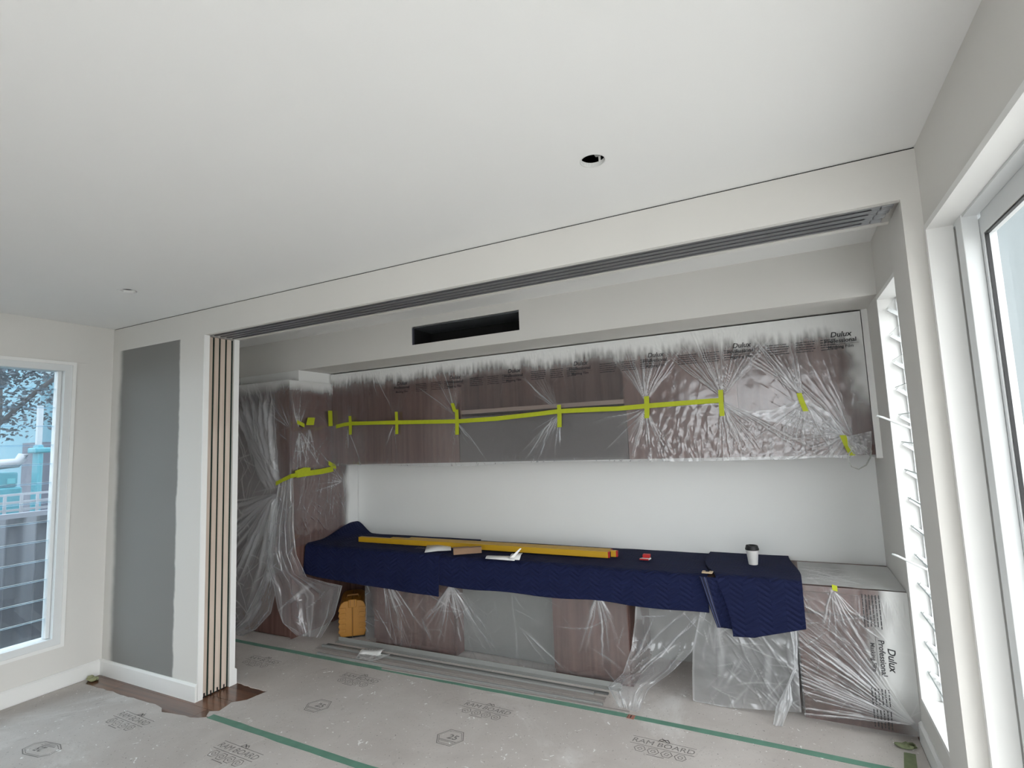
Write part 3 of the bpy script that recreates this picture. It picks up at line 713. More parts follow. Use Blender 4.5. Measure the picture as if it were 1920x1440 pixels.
# --- wall cabinets, upper sheet
def py(y0): return lambda U, V, D: (U, y0-D, V)
tabs = [-3.75, -3.18, -2.52, -1.565, -0.88, -0.367]
segs = rain(-3.98, 0.45, 2.37, 330, 0.03, 0.14, 262, 278, 0.0035, 0.9)
segs += rain(-3.98, 0.45, 2.33, 60, 0.15, 0.40, 255, 292, 0.004, 0.55)
segs += fan(-3.75, 1.89, 70, 115, 8, 0.15, 0.45, 0.004, 0.6) + fan(-3.18, 1.89, 60, 125, 12, 0.15, 0.45, 0.004, 0.6)
segs += fan(-2.52, 1.89, 85, 150, 22, 0.2, 0.62, 0.005, 0.9) + fan(-1.565, 1.89, 95, 150, 14, 0.2, 0.5, 0.005, 0.8)
segs += fan(-0.88, 1.89, 50, 125, 70, 0.25, 0.58, 0.0042, 1.0) + fan(-0.367, 1.90, 45, 140, 80, 0.25, 0.70, 0.0042, 1.0)
segs += fan(0.122, 1.87, 90, 138, 34, 0.2, 0.55, 0.005, 1.0) + fan(0.38, 1.58, 95, 160, 40, 0.15, 0.60, 0.005, 0.9)
segs += [(-0.13, 2.30, 0.12, 1.86, 0.009, 1.5), (-0.13, 2.30, 0.06, 1.86, 0.006, 1.2), (-0.10, 2.28, 0.20, 1.80, 0.006, 1.0), (-2.95, 2.21, -2.53, 1.90, 0.006, 1.4), (-1.85, 2.16, -1.60, 1.90, 0.005, 1.2), (-3.44, 2.37, -3.18, 1.92, 0.006, 1.2), (-3.46, 2.37, -3.40, 2.12, 0.008, 1.5)]
segs += scatter(-1.0, 0.45, 1.65, 2.25, 60, 0.05, 0.2, 30, 150, 0.004, 0.5) + scatter(-3.95, -1.0, 1.9, 2.2, 50, 0.05, 0.2, 30, 150, 0.003, 0.4)
fa = Film(py(3.912), segs, lambda U, V: 0.07+0.05*sm(-1.1, -0.9, U), 10.0, 0.005, 3)
u, v = grid(900, 130)
X = -3.995+u*(0.482+3.995)
ZB = interp(X, [(-4, 1.855), (-0.40, 1.855), (-0.34, 1.80), (0.0, 1.70), (0.25, 1.60), (0.49, 1.55)])
Z = 2.384+(ZB-2.384)*v
nz = Noise2(5)
edge = interp(X, [(-4, 2.285), (-2.5, 2.265), (-0.5, 2.255), (0.5, 2.235)])+0.05*(nz(X*9, Z*3)-0.5)+0.045*(nz(X*45, Z*4)-0.5)+0.022*(nz(X*130, Z*9)-0.5)+0.03*(nz(X*60+9, Z*30)-0.5)
spray = sm(-0.085, 0.075, Z-edge)**1.4 + 0.85*sm(0.34, 0.47, X+0.05*(nz(X*20, Z*20)-0.5))*sm(1.7, 1.95, Z)
fo = fa.build('masking_film', X, Z, spray, None, None, 'clear masking film with white overspray and print over the wall cabinets', None)
for i in range(-1, 6):
    bx_ = -2.53+0.578*i; bz = 2.178+0.004*i
    printed(fa, fo, 'printed_lettering', film_words(), 0, bx_, bz)
    printed(fa, fo, 'small_print', small_print(), 0, bx_+0.0, bz-0.004)['kind'] = 'stuff'
# --- wall cabinets, lower sheet
segs = []
for x0, a0, a1, n in ((-3.75, 235, 300, 8), (-3.18, 215, 290, 8), (-2.52, 250, 320, 14), (-1.565, 205, 275, 20), (-0.88, 190, 300, 42), (-0.367, 255, 325, 34), (0.122, 215, 300, 26), (0.35, 150, 250, 26)):
    segs += fan(x0, 1.86 if x0 < 0.1 else (1.83 if x0 < 0.3 else 1.62), a0, a1, n, 0.12, 0.5, 0.005, 1.0)
segs += [(-1.60, 1.85, -1.88, 1.50, 0.007, 1.6), (-1.62, 1.84, -1.74, 1.52, 0.006, 1.3), (-2.45, 1.80, -2.22, 1.50, 0.006, 1.1), (-0.90, 1.83, -1.02, 1.50, 0.009, 1.6), (-0.36, 1.86, 0.20, 1.52, 0.012, 1.7), (-0.34, 1.85, 0.08, 1.55, 0.008, 1.3), (0.13, 1.83, 0.33, 1.60, 0.008, 1.5), (-0.36, 1.85, -0.22, 1.52, 0.008, 1.2)]
segs += scatter(-0.85, 0.40, 1.49, 1.70, 130, 0.04, 0.15, 55, 125, 0.005, 0.8) + rain(-3.9, 0.40, 1.49, 90, 0.02, 0.07, 60, 120, 0.004, 0.8)
fb = Film(py(3.897), segs, lambda U, V: 0.10+0.22*sm(-1.1, -0.9, U)+0.10*sm(-0.2, 0.0, U), 13.0, 0.006, 9, 0.005)
u, v = grid(900, 90)
X = -3.985+u*(0.44+3.985)
ZT = interp(X, [(-4, 1.875), (-0.36, 1.875), (-0.28, 1.83), (-0.20, 1.795), (-0.05, 1.80), (0.08, 1.845), (0.15, 1.845), (0.26, 1.76), (0.335, 1.61), (0.38, 1.565), (0.45, 1.555)])
ZB = 1.476+0.008*np.sin(X*3.1)+0.010*(nz(X*4, X*0)-0.5)+interp(X, [(-4, 0), (0.2, 0), (0.33, -0.01), (0.45, 0.03)])
Z = ZT+(ZB-ZT)*v
fo2 = fb.build('masking_film', X, Z, None, 0.10*np.ones_like(X)+0.75*(1-sm(0.02, 0.09, v))*sm(-0.4, -0.3, X)+0.25*(1-sm(0.0, 0.10, 1-v)), None, 'crumpled clear film hung from the long yellow tape over the cabinet bottoms', None)
# --- side of the tall cabinet
segs = rain(3.46, 4.2, 2.27, 40, 0.05, 0.3, 255, 290, 0.005, 0.8) + fan(3.50, 1.85, 60, 110, 26, 0.1, 0.42, 0.005, 1) + fan(3.50, 1.83, 250, 320, 30, 0.1, 0.6, 0.006, 1) + fan(3.62, 1.86, 240, 310, 16, 0.1, 0.6, 0.006, 1)
segs += fan(4.05, 1.33, 120, 200, 26, 0.1, 0.5, 0.006, 1) + scatter(3.5, 4.15, 0.8, 1.75, 80, 0.1, 0.35, 40, 150, 0.006, 0.9) + scatter(3.46, 3.9, 0.8, 1.25, 30, 0.2, 0.45, 60, 85, 0.006, 0.9)
fs = Film(lambda U, V, D: (TX1+0.010+D, U, V), segs, 0.35, 7, 0.018, 14, 0.006)
u, v = grid(140, 240)
U = 3.402+u*(4.266-3.402); V = 2.292-v*(2.292-0.79)
sp = sm(4.00, 4.16, U+0.10*(nz(U*12, V*6)-0.5)) + 0.9*sm(2.16, 2.27, V+0.04*(nz(U*14, V*3)-0.5))
fs.build('masking_film', U, V, sp, None, None, 'clear film over the end panel of the tall cabinet, sprayed white at its back edge', None)
# --- front of the tall cabinet, gathered into a knot
kx, kz = -4.16, 1.255
segs = []
for i in range(34):
    x0 = rng.uniform(-4.80, -4.20); segs.append((kx+rng.uniform(-0.06, 0.03), kz+rng.uniform(0, 0.25), x0, rng.uniform(1.9, 2.26), rng.uniform(0.004, 0.012), rng.uniform(0.5, 1.5)))
segs += fan(kx, kz, 185, 262, 60, 0.25, 1.15, 0.010, 1.2) + rain(-4.8, -4.05, 2.27, 26, 0.05, 0.25, 255, 300, 0.006, 0.9)
segs += fan(-4.00, 1.84, 95, 150, 22, 0.1, 0.45, 0.006, 1.0) + scatter(-4.8, -4.2, 0.3, 1.2, 40, 0.1, 0.3, 40, 80, 0.008, 0.8) + scatter(-4.75, -4.2, 1.2, 2.1, 26, 0.3, 0.7, 110, 122, 0.012, 1.1)
folds = []
for i in range(26):
    x0 = -4.82+0.60*(i+rng.uniform(-0.4, 0.4))/26; folds.append((x0, rng.uniform(2.05, 2.26), kx+rng.uniform(-0.16, 0.05), kz+rng.uniform(0.0, 0.10), rng.uniform(0.018, 0.045), rng.uniform(0.5, 1.2)))
for i in range(20):
    a_ = math.radians(rng.uniform(195, 268)); l_ = rng.uniform(0.5, 1.15); folds.append((kx+0.03*math.cos(a_), kz+0.03*math.sin(a_), kx+l_*math.cos(a_), kz+l_*math.sin(a_), rng.uniform(0.02, 0.05), rng.uniform(0.5, 1.2)))
ff = Film(lambda U, V, D: (U, TY-0.012-D-0.055*sm(0.9, 0.0, V)*sm(-4.2, -4.5, U), V), segs, 0.6, 6, 0.02, 21, 0.006, folds, 0.034, 0.68)
u, v = grid(150, 330)
X = -4.842+u*(0.842+0.012)
ZB = interp(X, [(-4.85, 0.015), (-4.55, 0.03), (-4.45, 0.12), (-4.33, 0.33), (-4.2, 0.55), (-4.0, 0.62)])
Z = 2.30+(ZB-2.30)*v
ff.build('masking_film', X, Z, 0.9*sm(2.17, 2.29, Z+0.05*(nz(X*10, Z*3)-0.5))+0.75*sm(-4.70, -4.80, X+0.06*(nz(X*9, Z*2)-0.5)), 0.40*sm(-4.08, -4.26, X)+0.25*sm(0.55, 0.0, np.hypot(X-kx, Z-kz))+0.25*sm(-4.70, -4.82, X), None, 'gathered clear film tied with yellow tape over the tall cabinet front', None)  # added haze puts highlights into the colour; left edge is whitened too
# --- loose drapes: outlines and the plane they hang in
def drape(name, label, left, right, y_of, nu=50, nv=110, seed=1, segs=(), base=0.2, cr=0.5, folds=0.012, nf=5, parent=None):
    """film hanging between two edges given from top to bottom as photo pixels; y_of(u, v) is its distance"""
    n = Noise2(seed); u, v = grid(nu, nv); lt = np.linspace(0, 1, len(left))
    def edge(e, vv): return np.interp(vv, np.linspace(0, 1, len(e)), [p[0] for p in e]), np.interp(vv, np.linspace(0, 1, len(e)), [p[1] for p in e])
    lx, ly = edge(left, v); rx, ry = edge(right, v)
    PXX, PYY = lx+(rx-lx)*u, ly+(ry-ly)*u
    yy = y_of(u, v)
    fold = folds*(2.2*n(u*nf*1.6+0.8*n(v*3, u*3), v*1.2)+1.2*n(u*nf*4.3+3, v*2.1+u))*(0.4+0.6*v)
    s = streaks(u, v, segs); r, ln = crump(n, u, v*1.5, 4.0); st = sm(0.66, 0.92, n(u*11+2*n(u*3, v*3), v*1.7))
    yy = yy-np.abs(fold)-s*0.008-r*cr*0.020-st*0.006
    P = np.zeros(u.shape+(3,))
    dx = (PXX-960)/FPX; dyy = (PYY-720)/FPX
    D = np.array(FW)[None, None]+np.array(RT)[None, None]*dx[..., None]-np.array(UP)[None, None]*dyy[..., None]
    P = np.array(CAM)[None, None]+D*((yy-CAM[1])/D[..., 1])[..., None]
    P[..., 2] = np.maximum(P[..., 2], T+0.004)
    crest = st*0.35
    e = 0.22*(np.minimum(np.minimum(u, 1-u)*nu/2.0, 1) < 0.9)
    o = mk(name, P.reshape(-1, 3), grid_faces(nu, nv), M['film'], parent, True, {'bunch': np.clip(base+crest+s*0.5+ln*cr*0.7+e, 0, 1), 'spray': np.zeros_like(u)})
    if label: tag(o, label, 'plastic film')
    return o
drape('masking_film', 'loose bag of clear film hanging below the tall cabinet tape to the floor',
    [(524, 898), (516, 940), (505, 985), (500, 1030), (503, 1065), (513, 1100), (520, 1140), (530, 1168), (556, 1192)],
    [(549, 893), (551, 940), (551, 990), (556, 1040), (575, 1082), (612, 1092), (642, 1098), (628, 1152), (602, 1196)],
    lambda u, v: 3.415+0.12*u*sm(0.3, 0.8, v), 70, 150, 4, [(0.5, 0.0, 0.3, 0.7, 0.03, 1), (0.6, 0.0, 0.7, 0.9, 0.03, 1.2), (0.15, 0.75, 0.8, 0.62, 0.03, 1.3), (0.3, 0.0, 0.1, 0.6, 0.02, 1.2)] + scatter(0.05, 0.95, 0.2, 0.9, 30, 0.1, 0.4, 60, 120, 0.015, 0.8), 0.24, 0.6, 0.020, 3)
drape('masking_film', 'twisted tail of clear film trailing on the floor by the rear jamb',
    [(505, 1040), (492, 1085), (476, 1122), (458, 1158), (437, 1180)], [(516, 1078), (517, 1110), (508, 1150), (480, 1180), (446, 1197)],
    lambda u, v: 3.405-0.03*v, 30, 70, 6, scatter(0, 1, 0, 0.9, 16, 0.2, 0.5, 70, 110, 0.05, 1), 0.34, 0.6, 0.014, 3)
# --- desk fronts
segs = fan(-2.43, 0.56, 215, 262, 18, 0.15, 0.55, 0.008, 1.1) + fan(-2.43, 0.56, 278, 330, 20, 0.15, 0.62, 0.008, 1.1) + fan(-3.12, 0.62, 275, 315, 26, 0.25, 0.80, 0.007, 1.1)
segs += [(-2.44, 0.60, -2.40, 0.30, 0.020, 1.6), (-1.83, 0.30, -1.50, 0.05, 0.009, 1.4), (-1.86, 0.32, -1.62, 0.05, 0.006, 1.0), (-3.2, 0.3, -3.0, 0.03, 0.008, 1.1)] + fan(-1.22, 0.60, 240, 300, 22, 0.1, 0.5, 0.007, 1.0) + scatter(-3.2, -2.0, 0.05, 0.35, 30, 0.1, 0.25, 100, 140, 0.007, 0.9)
fd = Film(py(3.638), segs, lambda U, V: 0.22+0.2*sm(-2.2, -2.4, U)+0.2*sm(-1.6, -1.45, U), 6, 0.010, 31, 0.006)
u, v = grid(420, 110)
X = -3.315+u*(3.315-1.035); Z = 0.722+(0.030+0.015*(nz(X*4, X*0)-0.5)-0.722)*v
fd.build('masking_film', X, Z, None, 0.10+0.22*(1-sm(0.0, 0.09, X+3.315)), None, 'clear film hanging from the desk over the left and narrow pedestals', None)
drape('masking_film', 'torn clear film drape pulled down to a crumpled tail on the metal strips',
    [(1192, 1122), (1190, 1165), (1184, 1215), (1168, 1262), (1140, 1288), (1160, 1325)], [(1328, 1140), (1312, 1185), (1297, 1222), (1262, 1258), (1216, 1292), (1197, 1336)],
    lambda u, v: 3.634-0.270*sm(0.30, 1.0, v), 60, 130, 8, [(0.98, 0.05, 0.1, 0.75, 0.02, 1.3), (0.9, 0.05, 0.3, 0.7, 0.02, 1.2), (0.8, 0.0, 0.0, 0.55, 0.02, 1.0), (0.3, 0.1, 0.05, 0.6, 0.025, 1.2)] + scatter(0.0, 1, 0.6, 1, 26, 0.05, 0.2, 0, 180, 0.02, 1.2), 0.24, 0.6, 0.014, 3)
drape('masking_film', 'wide pale film curtain closing the knee space below the short blanket',
    [(1316, 1130), (1308, 1170), (1299, 1215), (1298, 1260), (1299, 1322)], [(1492, 1150), (1494, 1200), (1497, 1250), (1500, 1300), (1503, 1336)],
    lambda u, v: 3.634+0.0*u, 90, 120, 12, fan(0.15, -0.02, 60, 100, 12, 0.3, 0.7, 0.02, 1) + scatter(0.1, 1, 0.1, 0.9, 44, 0.15, 0.5, 35, 75, 0.012, 1.0) + scatter(0.2, 1, 0.5, 0.95, 16, 0.2, 0.4, 100, 140, 0.012, 0.9), 0.40, 0.6, 0.012, 2)
drape('masking_film', 'narrow twisted strip of film hanging from the short blanket to the floor',
    [(1478, 1165), (1487, 1210), (1489, 1250), (1474, 1288), (1455, 1325), (1449, 1362)], [(1494, 1165), (1496, 1210), (1495, 1250), (1482, 1282), (1487, 1312), (1467, 1362)],
    lambda u, v: 3.622-0.100*v, 16, 80, 15, scatter(0, 1, 0, 1, 14, 0.1, 0.3, 70, 110, 0.08, 1), 0.5, 0.5, 0.010, 1)
# right pedestal film with overspray, print running downwards, pulled to the corner
segs = fan(0.500, 0.085, 118, 186, 90, 0.2, 0.85, 0.006, 1.1) + fan(0.165, 0.755, 250, 315, 22, 0.08, 0.35, 0.006, 1.0) + fan(-0.0, 0.76, 262, 300, 10, 0.05, 0.2, 0.005, 1.0) + scatter(0.0, 0.45, 0.1, 0.6, 50, 0.1, 0.3, 120, 155, 0.006, 0.8) + rain(0.28, 0.5, 0.74, 26, 0.05, 0.25, 255, 285, 0.005, 0.9)
segs += [(0.165, 0.75, 0.30, 0.45, 0.008, 1.5), (-0.02, 0.45, 0.48, 0.10, 0.008, 1.3), (0.0, 0.20, 0.49, 0.08, 0.008, 1.2)]
fr = Film(py(3.612), segs, 0.32, 7, 0.014, 41, 0.006)
u, v = grid(190, 230)
X = -0.030+u*(0.5185+0.030); Z = 0.766+(interp(X, [(-0.03, 0.035), (0.1, 0.02), (0.35, 0.008), (0.50, 0.03)])-0.766)*v
sp = sm(0.33, 0.45, X+0.05*(nz(X*16, Z*8)-0.5)+0.05*sm(0.65, 0.4, Z)-0.10*sm(0.25, 0.05, Z))*(0.25+0.75*sm(0.02, 0.30, Z))*0.9
fro = fr.build('masking_film', X, Z, sp, 0.04, None, 'clear printed film stretched over the drawer pedestal by the louvre window', None)
printed(fr, fro, 'printed_lettering', film_words(1.08), -math.pi/2, 0.362, 0.41)
printed(fr, fro, 'small_print', small_print(6, ((-0.33, -0.15), (0.16, 0.25), (0.27, 0.37))), -math.pi/2, 0.355, 0.41)['kind'] = 'stuff'
# film lying on the desk top end
segs = [(0.0, rng.uniform(3.65, 4.15), rng.uniform(0.2, 0.5), rng.uniform(3.65, 4.1), rng.uniform(0.004, 0.008), rng.uniform(0.5, 1.2)) for i in range(30)]
ft = Film(lambda U, V, D: (U, V, DZ+0.003+D), segs, 0.25, 6, 0.006, 51, 0.005)
u, v = grid(110, 110); X = 0.005+u*0.512; Y = 3.615+v*0.585
ft.build('masking_film', X, Y, 0.45+0.45*sm(0.15, 0.4, X+0.2*(nz(X*6, Y*6)-0.5)), 0.2, None, 'overspray-dulled film lying on the bare end of the desk top', None)

# ------------------------------------------------------------------ yellow tape
def tape(label, pts, w, normal='y', group=None, vert=False):
    """a strip of tape along 3D points; width measured up (or along x when the strip hangs)"""
    P = [Vector(p) for p in pts]; V, F = [], []
    out = Vector((0, -0.0006, 0)) if normal == 'y' else Vector((0.0006, 0, 0))
    side = {'y': Vector((1, 0, 0)), 'x': Vector((0, 1, 0))}[normal] if vert else Vector((0, 0, 1))
    for i, p in enumerate(P):
        q = side*(w/2*rng.uniform(0.93, 1.07))
        V += [p-q, p+q, p-q+out, p+q+out]
        if i:
            a, b = 4*(i-1), 4*i; F += [(a+2, b+2, b+3, a+3), (a, a+1, b+1, b), (a, b, b+2, a+2), (a+1, a+3, b+3, b+1)]
    n = 4*len(P); F += [(0, 2, 3, 1), (n-4, n-3, n-1, n-2)]
    return tag(mk('yellow_tape', [tuple(x) for x in V], F, M['ytape']), label, 'tape', group)
def on(px_, py_, y): return tuple(px(px_, py_, 1, y))
def onx(px_, py_, x): return tuple(px(px_, py_, 0, x))
TYY = 3.878
line = [(630, 800), (645, 796), (660, 794), (700, 793), (744, 792), (800, 791), (857, 790), (930, 785), (1000, 777), (1049, 771), (1110, 768), (1160, 766), (1213, 761), (1290, 755), (1356, 750)]
tape('long yellow-green tape strip running across the wall cabinet film', [on(x, y, TYY) for x, y in line], 0.034)
tabs_px = ((657, 780, 815, 7), (744, 772, 814, 8), (857, 768, 815, 9), (1049, 759, 801, 10), (1213, 743, 784, 11), (1352, 731, 780, 12))
nm = ('nearest the tall cabinet', 'second from the tall cabinet', 'beneath the slanted scrap', 'mid open shelf', 'just past the open shelf', 'at its far end')
for (x, y0, y1, w), s in zip(tabs_px, nm):
    tape('short vertical yellow tape tab on the long strip '+s, [on(x-1, y0, TYY-0.002), on(x, (y0+y1)/2, TYY-0.003), on(x+(2 if x > 1300 else 0), y1, TYY-0.002)], 0.034 if x < 1300 else 0.030, vert=True)
tape('slanted yellow tape scrap above the tab by the open shelf', [on(848, 756, TYY-0.001), on(853, 772, TYY-0.002)], 0.034, vert=True)
tape('slanting yellow tape tab on the sagging film', [on(1498, 737, TYY), on(1503, 752, TYY-0.002), on(1511, 771, TYY)], 0.030, vert=True)
tape('yellow tape tab on the bundled film corner by the scribe filler', [on(1580, 816, TYY), on(1588, 835, TYY-0.004), on(1598, 854, TYY)], 0.032, vert=True)
xs_ = TX1+0.040
tape('yellow tape tab on the tall cabinet corner beside the stacked doors', [onx(557, 791, xs_-0.010), onx(571, 798, xs_-0.006)], 0.034, 'x')
tape('crumpled yellow tape tab on the tall cabinet end panel', [onx(581, 797, xs_), onx(584, 783, xs_)], 0.09, 'x', vert=True)
tape('yellow tape tab in the corner of tall and wall cabinets', [onx(619, 770, xs_), onx(620, 799, xs_)], 0.055, 'x', vert=True)
tape('lower yellow tape tying the gathered film of the tall cabinet', [on(517, 907, 3.385), on(530, 900, 3.380), on(545, 893, 3.382), on(558, 890, 3.40)], 0.036)
tape('yellow tape strip across the end panel of the tall cabinet', [onx(556, 891, xs_), onx(580, 887, xs_), onx(603, 884, xs_), onx(625, 879, xs_)], 0.050, 'x')
tape('second yellow tape strip crossing the end panel at a slant', [onx(553, 888, xs_+0.004), onx(570, 881, xs_+0.006), onx(582, 881, xs_+0.006)], 0.045, 'x')
tape('tiny yellow tape scrap high on the end panel corner', [onx(616, 868, xs_+0.004), onx(630, 876, xs_+0.004)], 0.04, 'x')
tape('small yellow tape scrap on the desk film by the drawer', [on(1560, 1101, 3.585), on(1570, 1104, 3.586)], 0.030)
def crumple(name, label, c, r, mat, seed, flat=0.4, cat='tape'):
    n = Noise2(seed); u, v = grid(22, 12); a = u*2*math.pi; b = v*math.pi
    R_ = r*(0.55+0.8*n(u*7, v*5)); X = c[0]+R_*np.sin(b)*np.cos(a)*1.5; Y = c[1]+R_*np.sin(b)*np.sin(a); Z = np.maximum(c[2]+R_*flat*(1+np.cos(b)), c[2])
    return tag(mk(name, np.stack([X, Y, Z], -1).reshape(-1, 3), grid_faces(22, 12), mat), label, cat)
crumple('crumpled_tape', 'crumpled pale tape scrap in the corner of the left wall', (-4.76, 2.29, 0.001), 0.035, simple('pale_green_tape', (0.33, 0.34, 0.20), 0.7, var=0.4, scale=40), 3)
crumple('crumpled_tape', 'crumpled greenish tape on the floor under the louvre window', (0.43, 3.52, T), 0.032, simple('dull_green_tape', (0.22, 0.25, 0.14), 0.7, var=0.4, scale=40), 5)
tape_f = mk('floor_tape_strip', [(0.36, 3.15, T+.0005), (0.42, 3.15, T+.0005), (0.46, 3.47, T+.0005), (0.41, 3.47, T+.0005), (0.36, 3.15, T+.0015), (0.42, 3.15, T+.0015), (0.46, 3.47, T+.0015), (0.41, 3.47, T+.0015)], BF, simple('dull_green_strip', (0.20, 0.24, 0.13), 0.7, var=0.35, scale=30))
tag(tape_f, 'dull green tape strip stuck to the floor below the louvre window', 'tape')

# ------------------------------------------------------------------ moving blankets
BT = DZ+0.006
def blanket(label, x0, x1, zbot, x_left=None, x_right=None, yb=4.255, yf=3.606, zt=BT, lift=None, seed=1, nu=130, nv=120, th=0.009, sway=0.012, group='navy moving blankets on the desk', hem_sides=(), blue=None):
    """cloth lying on the desk and folding over its front edge; zbot(x) is the hem height"""
    n = Noise2(seed); u, v = grid(nu, nv); r = 0.030
    Xc = x0+u*(x1-x0); zb = zbot(Xc)
    top = yb-yf-r; arc = math.pi*r/2; L_ = top+arc+(zt-r-zb); s = v*L_
    on_top = s < top; on_arc = (~on_top) & (s < top+arc); a = np.clip((s-top)/r, 0, math.pi/2)
    Y = np.where(on_top, yb-s, np.where(on_arc, yf+r-r*np.sin(a), yf)); Z = np.where(on_top, zt, np.where(on_arc, zt-r+r*np.cos(a), zt-r-(s-top-arc)))
    hang = np.clip((zt-r-Z)/0.25, 0, 1)
    wob = n(Xc*5.5, s*2.2)+0.5*n(Xc*13, s*5)
    Y = Y-hang*(sway*(n(Xc*7, Z*2)*1.6)+0.004)-np.where(on_top, 0, 0.004*wob); Z = Z+np.where(on_top, 0.006*wob*(0.4+0.6*np.clip((yb-Y)/0.1, 0, 1)), 0.002*wob)
    X = Xc.copy()
    if x_left is not None: X = X+(x_left(v, s)-x0)*(1-u)
    if x_right is not None: X = X+(x_right(v, s)-x1)*u
    if lift is not None: Z = Z+lift(X, Y)
    P = np.stack([X, Y, Z], -1)
    o = mk('moving_blanket', P.reshape(-1, 3), grid_faces(nu, nv), M['blanket'], None, True, None, np.stack([X.ravel(), s.ravel()], -1))
    sol = o.modifiers.new('thickness', 'SOLIDIFY'); sol.thickness = th; sol.offset = -1.0
    tag(o, label, 'blanket', group)
    def band(rows, cols, k):
        Q = P[rows][:, cols].copy(); Q[..., 1] -= np.where(hang[rows][:, cols] > 0.02, 0.0022, 0); Q[..., 2] += np.where(hang[rows][:, cols] > 0.02, 0, 0.0022)
        nn = Q.shape
        b = mk('hem_binding', Q.reshape(-1, 3), grid_faces(nn[1], nn[0]), k, o, True)
        m_ = b.modifiers.new('thickness', 'SOLIDIFY'); m_.thickness = 0.003; m_.offset = 1.0
        return b
    band(slice(nv-4, nv), slice(0, nu), M['hem'])
    for sd in hem_sides: band(slice(0, nv), slice(0, 3) if sd == 'l' else slice(nu-3, nu), M['hem'])
    if blue: band(slice(int(nv*0.62), nv-3), slice(nu-blue, nu), M['blueface'])
    return o
# middle blanket first, the outer two lie over its ends
blanket('navy quilted blanket on the middle of the desk under the yellow straightedges', -2.535, -0.505, lambda X: interp(X, [(-2.7, 0.552), (-2.0, 0.548), (-1.2, 0.556), (-0.4, 0.548)])+0.006*np.sin(X*9), seed=2, nu=260)
blanket('navy quilted blanket bunched against the tall cabinet end', -3.985, -2.515, lambda X: interp(X, [(-4.1, 0.530), (-3.9, 0.515), (-3.2, 0.490), (-2.5, 0.470)]), zt=BT+0.009, yf=3.594,
    lift=lambda X, Y: 0.10*sm(-3.78, -3.98, X)*sm(3.75, 4.2, Y)+0.015*sm(-3.7, -3.98, X), seed=5, nu=180, hem_sides=('r',), yb=4.25)
rb = blanket('short navy quilted blanket under the coffee cup, hanging lowest of the three', -0.545, 0.018, lambda X: interp(X, [(-0.56, 0.440), (-0.376, 0.446), (0.02, 0.526)]), x_left=lambda v, s: -0.560+0.185*sm(0.25, 1.0, v), x_right=lambda v, s: -0.045+0.065*sm(0.0, 0.6, v),
    zt=BT+0.012, yf=3.590, seed=8, nu=110, yb=4.262, hem_sides=('l',), blue=9)
# the folded-back layer of the short blanket shows beside its slanting edge
Q = []
for vv in np.linspace(0, 1, 24):
    for uu in np.linspace(0, 1, 10):
        xl = -0.548+0.085*vv; xr = -0.36
        Q.append((xl+(xr-xl)*uu, 3.588-0.004*math.sin(uu*5+vv*3), 0.775+(0.478-0.775)*vv))
fl = mk('folded_layer', Q, grid_faces(10, 24), M['blanket'], rb, True, None, [(q[0], 0.775-q[2]) for q in Q])
fl.modifiers.new('thickness', 'SOLIDIFY').thickness = 0.006
Q2 = [(q[0], q[1]-0.0075, q[2]) for i, q in enumerate(Q) if i % 10 < 3]
fl2 = mk('hem_binding', Q2, grid_faces(3, 24), M['hem'], fl, True); fl2.modifiers.new('thickness', 'SOLIDIFY').thickness = 0.002
for dxx in (0.25, 0.75):
    Q3 = [tuple(np.array(Q[i*10])+(np.array(Q[i*10+2])-np.array(Q[i*10]))*dxx+np.array((0, -0.0105, 0))) for i in range(24)]
    tube('stitch_line', Q3, 0.0010, simple('pale_blue_thread', (0.12, 0.16, 0.36), 0.8), fl, 4)

# ------------------------------------------------------------------ things on the blankets
ZB_ = BT+0.030
def bar(name, p0, p1, w, h, mat, parent, z, ends=None):
    a, b = Vector((p0[0], p0[1], z)), Vector((p1[0], p1[1], z)); d = (b-a).normalized(); nrm = Vector((-d.y, d.x, 0))
    V = [a-nrm*w/2, b-nrm*w/2, b+nrm*w/2, a+nrm*w/2]; V = V+[q+Vector((0, 0, h)) for q in V]
    o = mk(name, V, BF, mat, parent); bev(o, 0.003); return o
def sedge(label, p0, p1, w, h, z):
    t = thing('straightedge', label, 'straightedge', ((p0[0]+p1[0])/2, (p0[1]+p1[1])/2, z), 'yellow straightedges on the desk')
    d = (Vector((p1[0], p1[1], 0))-Vector((p0[0], p0[1], 0))).normalized()
    bar('bar', p0, (p1[0]-d.x*0.012, p1[1]-d.y*0.012), w, h, M['yellow'], t, z)
    e0 = (p1[0]-d.x*0.012, p1[1]-d.y*0.012)
    bar('end_cap', e0, (p1[0], p1[1]), w*0.96, h*0.94, M['redend'], t, z+h*0.03)
    bar('end_stripe', (p1[0]-d.x*0.0005, p1[1]-d.y*0.0005), (p1[0]+d.x*0.002, p1[1]+d.y*0.002), w*0.35, h*0.9, M['black'], t, z+h*0.05)
    return t
zb_ = BT+0.024
A = px(672, 1016, 2, zb_); B_ = px(1143, 1047, 2, zb_)
sedge('longest yellow straightedge lying in front of the two others', (A.x, A.y+0.02), (B_.x, B_.y+0.02), 0.040, 0.045, zb_)
nv_ = Vector((0.02, 0.045, 0))
sedge('yellow straightedge lying between the two others', (px(752, 1012, 2, zb_).x, A.y+0.066), (B_.x+0.045, B_.y+0.066), 0.036, 0.045, zb_)
sedge('shortest yellow straightedge nearest the back wall', (px(777, 1010, 2, zb_).x+0.08, A.y+0.110), (B_.x-0.01, B_.y+0.110), 0.036, 0.044, zb_)
